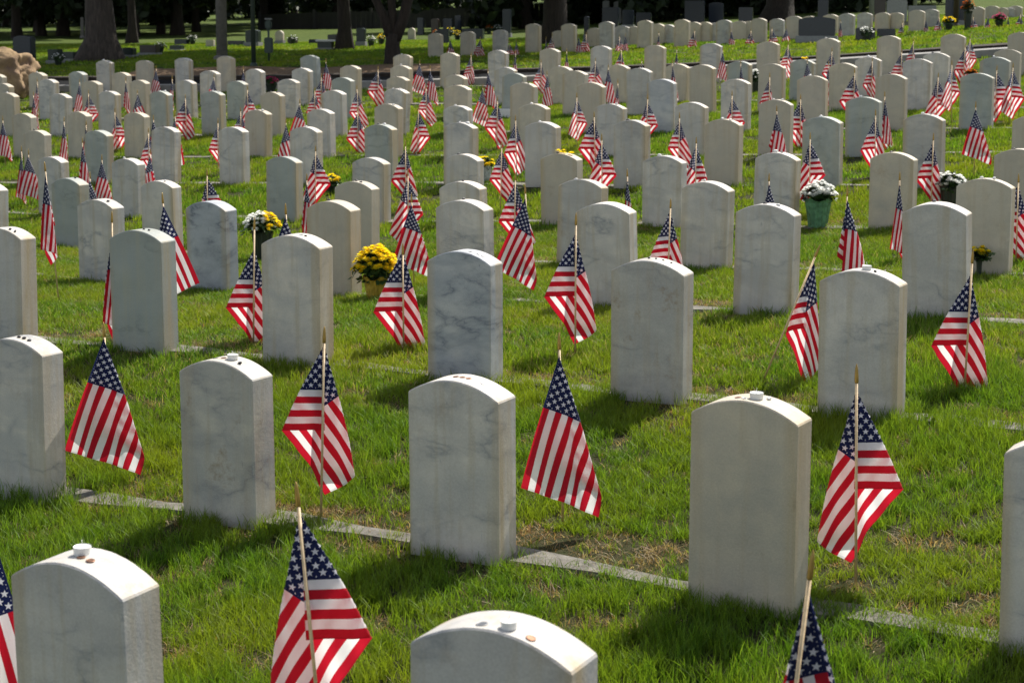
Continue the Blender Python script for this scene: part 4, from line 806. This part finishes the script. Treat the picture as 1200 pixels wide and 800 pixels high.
# boulder at the left edge
bm = bmesh.new(); bmesh.ops.create_icosphere(bm, subdivisions=5, radius=1)
from mathutils import noise as mn
for v in bm.verts:
    n_ = mn.fractal(v.co*1.6+Vector((3, 1, 7)), .9, 2.1, 5)*.28 + mn.noise(v.co*.9+Vector((5, 2, 1)))*.2
    c_ = v.co.normalized(); sq = 1/max(abs(c_.x), abs(c_.y)*.9, abs(c_.z))**.55
    v.co = Vector((c_.x*.62, c_.y*.45, c_.z*.50))*sq*(1+n_)
bp_ = at(-2, 90, 28.3)
tag(mesh_obj('boulder', bm_mesh('boulder', bm, True), M_rock, None, (bp_.x, 28.3, gh(bp_.x, 28.3)+.38)), 'large rough sandstone boulder at the left edge', 'boulder')
# dark board fence behind the far lawn
root = empty('board_fence', (0, 66, 0)); tag(root, 'long dark board fence behind the far lawn and the forked tree', 'fence')
pts = [(-10.5, 68), (-6, 66), (0, 66), (6, 69), (9, 71)]
V, Fc = [], []; posts = []
def fy(x): return float(np.interp(x, [p[0] for p in pts], [p[1] for p in pts]))
x = -10.5; i = 0; rf = random.Random(3)
while x < 9:
    y = fy(x); z = gh(x, y); h = .62+.25*(x+10.5)/16+rf.uniform(-.01, .01); b = len(V); dx = .196
    y2 = fy(x+dx)
    for (a, c_) in ((x, y), (x+dx, y2)):
        V += [(a, c_-.015-66, z-.1), (a, c_+.015-66, z-.1), (a, c_-.015-66, z+h), (a, c_+.015-66, z+h)]
    Fc += [(b, b+4, b+6, b+2), (b+1, b+3, b+7, b+5), (b+2, b+6, b+7, b+3), (b, b+2, b+3, b+1), (b+4, b+5, b+7, b+6)]
    if i % 12 == 0:
        bm = bmesh.new(); box_bm(bm, x-.06, x+.06, y-.1-66, y-.02-66, z-.1, z+.75+.25*(x+10.5)/16, .01); mesh_obj('post', bm_mesh('post', bm), M_wall, root)
    x += .2; i += 1
mesh_obj('boards', from_py('boards', V, Fc), M_wall, root)

# ---------------------------------------------------------------- trees
def bark(name, c1, c2):
    m, t, b = new_mat(name); q = NB(t); tc = q.n('ShaderNodeTexCoord'); mp = q.n('ShaderNodeMapping'); q.l(tc.outputs['Object'], mp.inputs[0]); mp.inputs['Scale'].default_value = (9, 9, 1.6)
    n_ = q.noise(mp.outputs[0], 2.2, 8, .7, .6); q.l(q.ramp(n_, [(.35, c1), (.65, c2)]), b.inputs['Base Color']); b.inputs['Roughness'].default_value = .95
    bp = q.n('ShaderNodeBump'); bp.inputs['Strength'].default_value = 1.0; bp.inputs['Distance'].default_value = .05; q.l(n_, bp.inputs['Height']); q.l(bp.outputs[0], b.inputs['Normal']); return m
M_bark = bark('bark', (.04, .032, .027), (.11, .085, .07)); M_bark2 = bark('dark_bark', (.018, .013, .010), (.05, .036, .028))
def leafmat(name, a, b_, trans=.25):
    m, t, b = new_mat(name); q = NB(t); geo = q.n('ShaderNodeNewGeometry')
    c = q.mix(geo.outputs['Random Per Island'], a, b_); q.l(c, b.inputs['Base Color']); b.inputs['Roughness'].default_value = .6
    tr = q.n('ShaderNodeBsdfTranslucent'); q.l(c, tr.inputs[0]); mx = q.n('ShaderNodeMixShader'); mx.inputs[0].default_value = trans
    q.l(b.outputs[0], mx.inputs[1]); q.l(tr.outputs[0], mx.inputs[2]); q.l(mx.outputs[0], t.nodes['Material Output'].inputs['Surface']); return m
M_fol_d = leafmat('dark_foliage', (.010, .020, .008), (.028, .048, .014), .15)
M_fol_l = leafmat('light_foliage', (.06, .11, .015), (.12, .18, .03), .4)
def crown_mesh(seed, rx, rz, n, leaf, droop=0.0, zc=0.0):
    g = np.random.default_rng(seed); k = max(10, n//260)
    d = g.normal(size=(k, 3)); d /= np.linalg.norm(d, axis=1)[:, None]; rad = g.uniform(.35, .95, k)**.6
    cc = d*rad[:, None]*np.array([rx, rx, rz]); cs = g.uniform(.16, .32, k)*rx
    w_ = g.integers(0, k, n); off = g.normal(size=(n, 3)); off /= np.linalg.norm(off, axis=1)[:, None]
    p = cc[w_]+off*(cs[w_]*g.uniform(.3, 1.0, n)**.5)[:, None]*np.array([1, 1, .75]); p[:, 2] += zc
    a = g.normal(size=(n, 3)); a /= np.linalg.norm(a, axis=1)[:, None]; b = g.normal(size=(n, 3)); b -= (a*b).sum(1)[:, None]*a; b /= np.linalg.norm(b, axis=1)[:, None]
    s = (leaf*g.uniform(.6, 1.3, n))[:, None]
    V = np.stack([p-a*s, p+b*s*.55, p+a*s, p-b*s*.55], 1).reshape(-1, 3)
    me = bpy.data.meshes.new('crown'); me.vertices.add(4*n); me.vertices.foreach_set('co', V.ravel()); me.loops.add(4*n); me.loops.foreach_set('vertex_index', np.arange(4*n, dtype=np.int32))
    me.polygons.add(n); me.polygons.foreach_set('loop_start', np.arange(0, 4*n, 4, dtype=np.int32)); me.polygons.foreach_set('loop_total', np.full(n, 4, dtype=np.int32)); me.update(calc_edges=True)
    return me
def trunk_mesh(r_, h, flare=1.5, limbs=5, seed=0, crown_z=None, spread=2.0):
    rr = random.Random(seed); P_ = [(0, 0, -.15), (0, 0, .12), (.02, 0, .5), (.03*rr.uniform(-1, 1), 0, 1.4), (.1*rr.uniform(-1, 1), .05, h*.6), (.15*rr.uniform(-1, 1), 0, h)]
    V, Fc = tube(P_, [r_*flare*1.1, r_*flare, r_*1.12, r_, r_*.85, r_*.5], 16)
    V = [Vector(p)*1.0 for p in V]
    for i, p in enumerate(V):
        k = i % 16; z = p.z; fl = max(0, 1-z/.7)*.28*math.sin(k*math.pi/16*5+seed)+.05*math.sin(k*2.4)
        p.x *= 1+fl; p.y *= 1+fl
    for i in range(limbs):
        a = rr.uniform(0, 6.28); z0 = h*rr.uniform(.45, .9); L = spread*rr.uniform(.6, 1.1)
        v2, f2 = tube([(0, 0, z0), (math.cos(a)*L*.4, math.sin(a)*L*.4, z0+L*.35), (math.cos(a)*L, math.sin(a)*L, z0+L*.7)], [r_*.4, r_*.25, r_*.08], 8)
        b = len(V); V += v2; Fc += [tuple(j+b for j in t) for t in f2]
    return from_py('trunk', V, Fc, True)
def tree(px, Y, r_, h, crx, crz, cz, n, leaf, lab, mb, mf, seed, limbs=6, name='broadleaf_tree', group=None, me_pair=None, sc=1.0, xw=None):
    x = xw if xw is not None else at(px, 60, Y).x; root = empty(name, (x, Y, gh(x, Y)), random.Random(seed).uniform(0, 6.28) if me_pair else 0); tag(root, lab, 'tree', group)
    if me_pair: tm, cm = me_pair
    else: tm = trunk_mesh(r_, h, 1.5, limbs, seed, spread=crx*.8); tm.materials.append(mb); cm = crown_mesh(seed, crx, crz, n, leaf); cm.materials.append(mf)
    t_ = mesh_obj('trunk', tm, None, root); c_ = mesh_obj('crown', cm, None, root, (0, 0, cz)); root.scale = (sc, sc, sc); return tm, cm
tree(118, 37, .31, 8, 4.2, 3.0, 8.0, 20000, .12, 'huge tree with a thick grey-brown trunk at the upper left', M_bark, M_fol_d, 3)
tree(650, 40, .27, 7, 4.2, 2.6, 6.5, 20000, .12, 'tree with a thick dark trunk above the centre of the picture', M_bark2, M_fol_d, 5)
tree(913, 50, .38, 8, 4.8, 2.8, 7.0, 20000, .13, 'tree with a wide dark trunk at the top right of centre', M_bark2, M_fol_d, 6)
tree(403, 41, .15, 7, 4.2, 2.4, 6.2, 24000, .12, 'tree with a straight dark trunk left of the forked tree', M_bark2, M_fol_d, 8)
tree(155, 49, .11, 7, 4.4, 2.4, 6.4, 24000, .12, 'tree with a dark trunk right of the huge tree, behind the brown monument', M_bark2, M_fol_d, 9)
# forked tree by the mulch bed
x = at(460, 60, 32.6).x; root = empty('forked_tree', (x, 32.6, gh(x, 32.6))); tag(root, 'tree forking into three limbs beside the mulch bed', 'tree')
V, Fc = [], []
for P_, rd in [([(0, 0, -.1), (0, 0, .08), (.0, 0, .4), (.03, 0, .62)], [.23, .17, .145, .15]),
               ([(.0, 0, .50), (-.17, 0, .95), (-.42, .05, 1.5), (-.9, .1, 2.6), (-1.4, .2, 3.6)], [.12, .09, .08, .06, .03]),
               ([(.02, 0, .52), (.0, .05, 1.0), (-.05, .1, 1.6), (.1, .2, 2.8), (.0, .3, 4.0)], [.11, .085, .075, .06, .03]),
               ([(.04, 0, .50), (.22, 0, .9), (.36, 0, 1.5), (.6, -.1, 2.6), (1.2, -.2, 3.8)], [.13, .11, .10, .07, .03])]:
    v2, f2 = tube(P_, rd, 12); b = len(V); V += v2; Fc += [tuple(j+b for j in t) for t in f2]
mesh_obj('trunk', from_py('trunk', V, Fc, True), M_bark2, root)
cm = crown_mesh(21, 3.7, 1.7, 26000, .075); cm.materials.append(M_fol_l); mesh_obj('crown', cm, None, root, (0.3, .3, 4.0))
# the dark wood closing the view
protos = []
for s in range(4):
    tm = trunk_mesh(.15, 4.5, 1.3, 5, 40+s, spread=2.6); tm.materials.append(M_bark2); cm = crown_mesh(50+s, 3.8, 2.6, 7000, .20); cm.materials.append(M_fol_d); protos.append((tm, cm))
rt_ = random.Random(12); GW = 'trees of the dark wood closing the view'
spots = [(20, 56), (75, 60), (45, 70), (158, 58), (190, 62), (130, 72), (230, 66), (10, 84), (260, 80), (100, 90), (180, 92), (310, 76), (395, 72), (345, 92), (440, 88), (500, 82), (560, 92), (620, 80), (690, 88), (745, 78), (800, 72), (850, 84), (950, 80), (1000, 72), (1060, 86), (1120, 78), (1190, 84), (-60, 66), (-120, 78), (1270, 80), (1340, 72), (420, 104), (280, 106), (600, 108), (720, 104), (880, 104), (1040, 106), (1180, 108), (60, 108)]
spots += [(615, 61), (668, 63), (705, 66), (760, 62), (815, 60), (870, 63), (985, 60), (1045, 64), (48, 60), (112, 64), (208, 60), (330, 78), (140, 84)]; LOWC = {61, 63, 66, 62, 60, 64}; spots.sort(); 
for i, (px, Y) in enumerate(spots):
    vis = 0 <= px <= 1200
    lab = 'dark tree of the shaded background wood, %s from left' % (ORD[i+1] if i+1 < len(ORD) else (['twenty', 'thirty', 'forty', 'fifty'][(i+1)//10-2]+'-'+ORD[(i+1) % 10] if (i+1) % 10 else ['twentieth', 'thirtieth', 'fortieth', 'fiftieth'][(i+1)//10-2]))
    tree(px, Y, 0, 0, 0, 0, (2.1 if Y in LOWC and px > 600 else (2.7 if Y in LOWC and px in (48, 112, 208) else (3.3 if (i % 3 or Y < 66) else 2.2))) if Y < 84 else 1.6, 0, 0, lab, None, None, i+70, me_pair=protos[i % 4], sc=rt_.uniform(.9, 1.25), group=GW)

# ---------------------------------------------------------------- grass: tufts of real blades, scattered by geometry nodes
def tuft_mesh(seed, n, rad, h, wid, seg, mat, lean=.45):
    g = np.random.default_rng(seed); V, Fc = [], []
    for _ in range(n):
        a = g.uniform(0, 6.283); r_ = rad*math.sqrt(g.uniform()); bx, by = r_*math.cos(a), r_*math.sin(a)
        ya = g.uniform(0, 6.283); hh = h*g.uniform(.5, 1.15); ln = hh*lean*abs(g.normal(.6, .5)); w0 = wid*g.uniform(.7, 1.3); fa = g.uniform(0, 6.283)
        dx, dy = math.cos(ya), math.sin(ya); sx, sy = math.cos(fa), math.sin(fa); b = len(V)
        for k in range(seg+1):
            t = k/seg; w_ = w0*(1-t**1.6)*.5; cx = bx+dx*ln*t*t; cy = by+dy*ln*t*t; cz = hh*(t-.18*t*t*min(1, ln/hh))-.008
            if k < seg: V += [(cx-sx*w_, cy-sy*w_, cz), (cx+sx*w_, cy+sy*w_, cz)]
            else: V.append((cx, cy, cz))
        for k in range(seg-1): Fc.append((b+2*k, b+2*k+1, b+2*k+3, b+2*k+2))
        Fc.append((b+2*seg-2, b+2*seg-1, b+2*seg))
    me = from_py('tuft', V, Fc, True); me.materials.append(mat); return me
def scatter(name, pts, rotz, scl, zs, meshes, lab):
    me = bpy.data.meshes.new(name); me.vertices.add(len(pts)); me.vertices.foreach_set('co', np.asarray(pts, np.float32).ravel())
    for nm, ty, dat in (('rz', 'FLOAT', rotz), ('sc', 'FLOAT', scl), ('zs', 'FLOAT', zs)):
        at_ = me.attributes.new(nm, ty, 'POINT'); at_.data.foreach_set('value', np.asarray(dat, np.float32))
    me.update(); o = mesh_obj(name, me); tag(o, kind='stuff', label=lab, cat='grass')
    ng = bpy.data.node_groups.new(name+'_nodes', 'GeometryNodeTree'); ng.interface.new_socket('Geometry', in_out='INPUT', socket_type='NodeSocketGeometry'); ng.interface.new_socket('Geometry', in_out='OUTPUT', socket_type='NodeSocketGeometry')
    N = ng.nodes; gi = N.new('NodeGroupInput'); go = N.new('NodeGroupOutput'); ip = N.new('GeometryNodeInstanceOnPoints'); g2 = N.new('GeometryNodeGeometryToInstance')
    for m_ in meshes[::-1]:
        src = bpy.data.objects.new('tuft_source', m_); oi = N.new('GeometryNodeObjectInfo'); oi.inputs['Object'].default_value = src
        ng.links.new(oi.outputs['Geometry'], g2.inputs[0])
    def na(nm):
        a = N.new('GeometryNodeInputNamedAttribute'); a.data_type = 'FLOAT'; a.inputs['Name'].default_value = nm; return a.outputs[0]
    cx = N.new('ShaderNodeCombineXYZ'); ng.links.new(na('rz'), cx.inputs[2]); er = N.new('FunctionNodeEulerToRotation'); ng.links.new(cx.outputs[0], er.inputs[0])
    cs = N.new('ShaderNodeCombineXYZ'); s_ = na('sc'); ng.links.new(s_, cs.inputs[0]); ng.links.new(s_, cs.inputs[1]); ng.links.new(na('zs'), cs.inputs[2])
    ng.links.new(gi.outputs[0], ip.inputs['Points']); ng.links.new(g2.outputs[0], ip.inputs['Instance']); ip.inputs['Pick Instance'].default_value = True
    ng.links.new(er.outputs[0], ip.inputs['Rotation']); ng.links.new(cs.outputs[0], ip.inputs['Scale']); ng.links.new(ip.outputs[0], go.inputs[0])
    md = o.modifiers.new('scatter', 'NODES'); md.node_group = ng; return o
def vnoise(x, y, seed, sc):
    g = np.random.default_rng(seed); T = g.uniform(size=(64, 64)); u = x/sc; v = y/sc; i = np.floor(u).astype(int); j = np.floor(v).astype(int); a = u-i; b = v-j; a = a*a*(3-2*a); b = b*b*(3-2*b)
    return (1-a)*(1-b)*T[i % 64, j % 64]+a*(1-b)*T[(i+1) % 64, j % 64]+(1-a)*b*T[i % 64, (j+1) % 64]+a*b*T[(i+1) % 64, (j+1) % 64]
PATCH = [(p.x, p.y, a, b) for p, a, b in ((march(690, 668), .30, .20), (march(745, 690), .25, .14), (march(440, 634), .22, .15), (march(150, 588), .30, .10), (march(1060, 712), .40, .10), (march(600, 650), .14, .12), (march(850, 370), .3, .08), (march(800, 475), .16, .10))]
def patchy(x, y):
    m = np.zeros(len(x))
    for px_, py_, a, b in PATCH:
        dx, dy = x-px_, y-py_; u = (dx*CS_-dy*SN_)/a; v = (dx*SN_+dy*CS_)/b; m = np.maximum(m, 1-(u*u+v*v))
    return m+(vnoise(x, y, 77, .07)-.5)*.7 > .12
ST_XY = np.array([(s[2], s[3]) for s in STONE_INFO]); CS_, SN_ = math.cos(PHI), math.sin(PHI)
def in_stone(x, y, pad):
    bad = np.zeros(len(x), bool)
    for sx, sy in ST_XY:
        dx, dy = x-sx, y-sy; near = (np.abs(dx) < .3) & (np.abs(dy) < .3)
        if not near.any(): continue
        u = dx*CS_ - dy*SN_; v = dx*SN_ + dy*CS_; bad |= near & (np.abs(u) < SW/2+pad) & (np.abs(v) < ST/2+pad)
    return bad
def row_off(x, y):
    """signed distance in Y to the nearest footing line (positive = behind it)"""
    best = np.full(len(x), 99.0)
    for k in range(12):
        d = y-(np.interp(x, _rx, _rows[k])+.04); m_ = np.abs(d) < np.abs(best); best[m_] = d[m_]
    return best
def field(y0, y1, dens, seed):
    g = np.random.default_rng(seed); half = lambda y: .335*y+.9
    A = (half(y0)+half(y1))*(y1-y0); n = int(A*dens); y = g.uniform(y0, y1, n*2); x = g.uniform(-1, 1, n*2)*half(y1); keep = np.abs(x) < half(y); x, y = x[keep][:n], y[keep][:n]
    return x, y, g
def grass_band(name, y0, y1, dens, meshes, hs, seed, lab):
    x, y, g = field(y0, y1, dens, seed); d = row_off(x, y)
    wob = (vnoise(x, y, 5, .35)-.5)*.10
    edge = d+wob*.8
    cov = vnoise(x, y, 31, .55)*.6+vnoise(x, y, 33, 1.9)*.4
    bare = (edge > -.03) & (edge < .07) & (cov > (.655 if y0 < 5 else .60))
    dirt = (edge >= .05) & (edge < .10+.28*vnoise(x, y, 14, .9)) & (vnoise(x, y, 9, .8) > .42)       # worn soil behind the footing
    dirt2 = (vnoise(x, y, 19, 1.3)*vnoise(x, y, 23, .5) > .80)
    keep = ~(bare & (g.uniform(size=len(x)) > .10)) & ~(dirt & (g.uniform(size=len(x)) > .22)) & ~(dirt2 & (g.uniform(size=len(x)) > .5)) & ~in_stone(x, y, .004) & ~(patchy(x, y) & (g.uniform(size=len(x)) > .16))
    rd = (y > np.interp(x, RX, [rd0(q) for q in RX])-.1) & (y < np.interp(x, RX, [rd0(q)+rw(q) for q in RX])+.3); keep &= ~rd
    mb = (x > -7.6) & (x < -1.2) & (y > np.interp(x, RX, [rd0(q) for q in RX])+2.5) & (y < np.interp(x, RX, [rd0(q) for q in RX])+4.6); keep &= ~mb
    x, y, edge = x[keep], y[keep], edge[keep]; g2 = g.uniform(size=len(x))
    z = gh_arr(x, y)-.008; hn = .62+.75*vnoise(x, y, 3, .5)*vnoise(x, y, 4, 1.7)**.5
    cov = cov[keep]; short = np.where((edge < 0) & (edge > -.22) & (cov > (.655 if y0 < 5 else .60)), .6, 1.0)*np.where((edge > 0) & (edge < .35), .8, 1.0)
    short = np.where(in_stone(x, y, .07) & ~in_stone(x, y, .02), 1.25, short)
    return scatter(name, np.stack([x, y, z], 1), g2*6.28, g.uniform(.8, 1.25, len(x)), hs*hn*short*g.uniform(.8, 1.2, len(x)), meshes, lab)
T0 = [tuft_mesh(i, 19, .030, .070, .0031, 4, M_grass, .6) for i in range(6)]
T1 = [tuft_mesh(20+i, 24, .044, .064, .0044, 3, M_grass, .6) for i in range(5)]
T2 = [tuft_mesh(30+i, 28, .09, .068, .0090, 2, M_grass) for i in range(4)]
T3 = [tuft_mesh(40+i, 30, .20, .060, .020, 2, M_grass) for i in range(4)]
grass_band('grass', 2.0, 7.0, 1050, T0, 1.0, 101, 'short green lawn grass among the nearest headstones')
grass_band('grass', 7.0, 13.0, 600, T1, .95, 102, 'short green lawn grass in the middle rows')
grass_band('grass', 13.0, 24.0, 120, T2, .9, 103, 'short green lawn grass in the far rows')
grass_band('grass', 24.0, 48.0, 26, T3, .9, 104, 'short green lawn grass by the road and beyond it')
# dry straw and thatch on the worn soil
x, y, g = field(2.0, 13.0, 560, 207); d = row_off(x, y)+(vnoise(x, y, 5, .35)-.5)*.08
keep = (patchy(x, y) & ~in_stone(x, y, .01)) | (d > .04) & (d < .12+.28*vnoise(x, y, 14, .9)) & (vnoise(x, y, 9, .8) > .40) & ~in_stone(x, y, .01); x, y = x[keep], y[keep]
TS = [tuft_mesh(60+i, 12, .035, .030, .0028, 3, M_straw, 1.8) for i in range(4)]
scatter('dry_grass', np.stack([x, y, gh_arr(x, y)-.006], 1), g.uniform(0, 6.28, len(x)), g.uniform(.8, 1.4, len(x)), g.uniform(.6, 1.2, len(x)), TS, 'dry straw and thatch along the footings behind the near headstones')
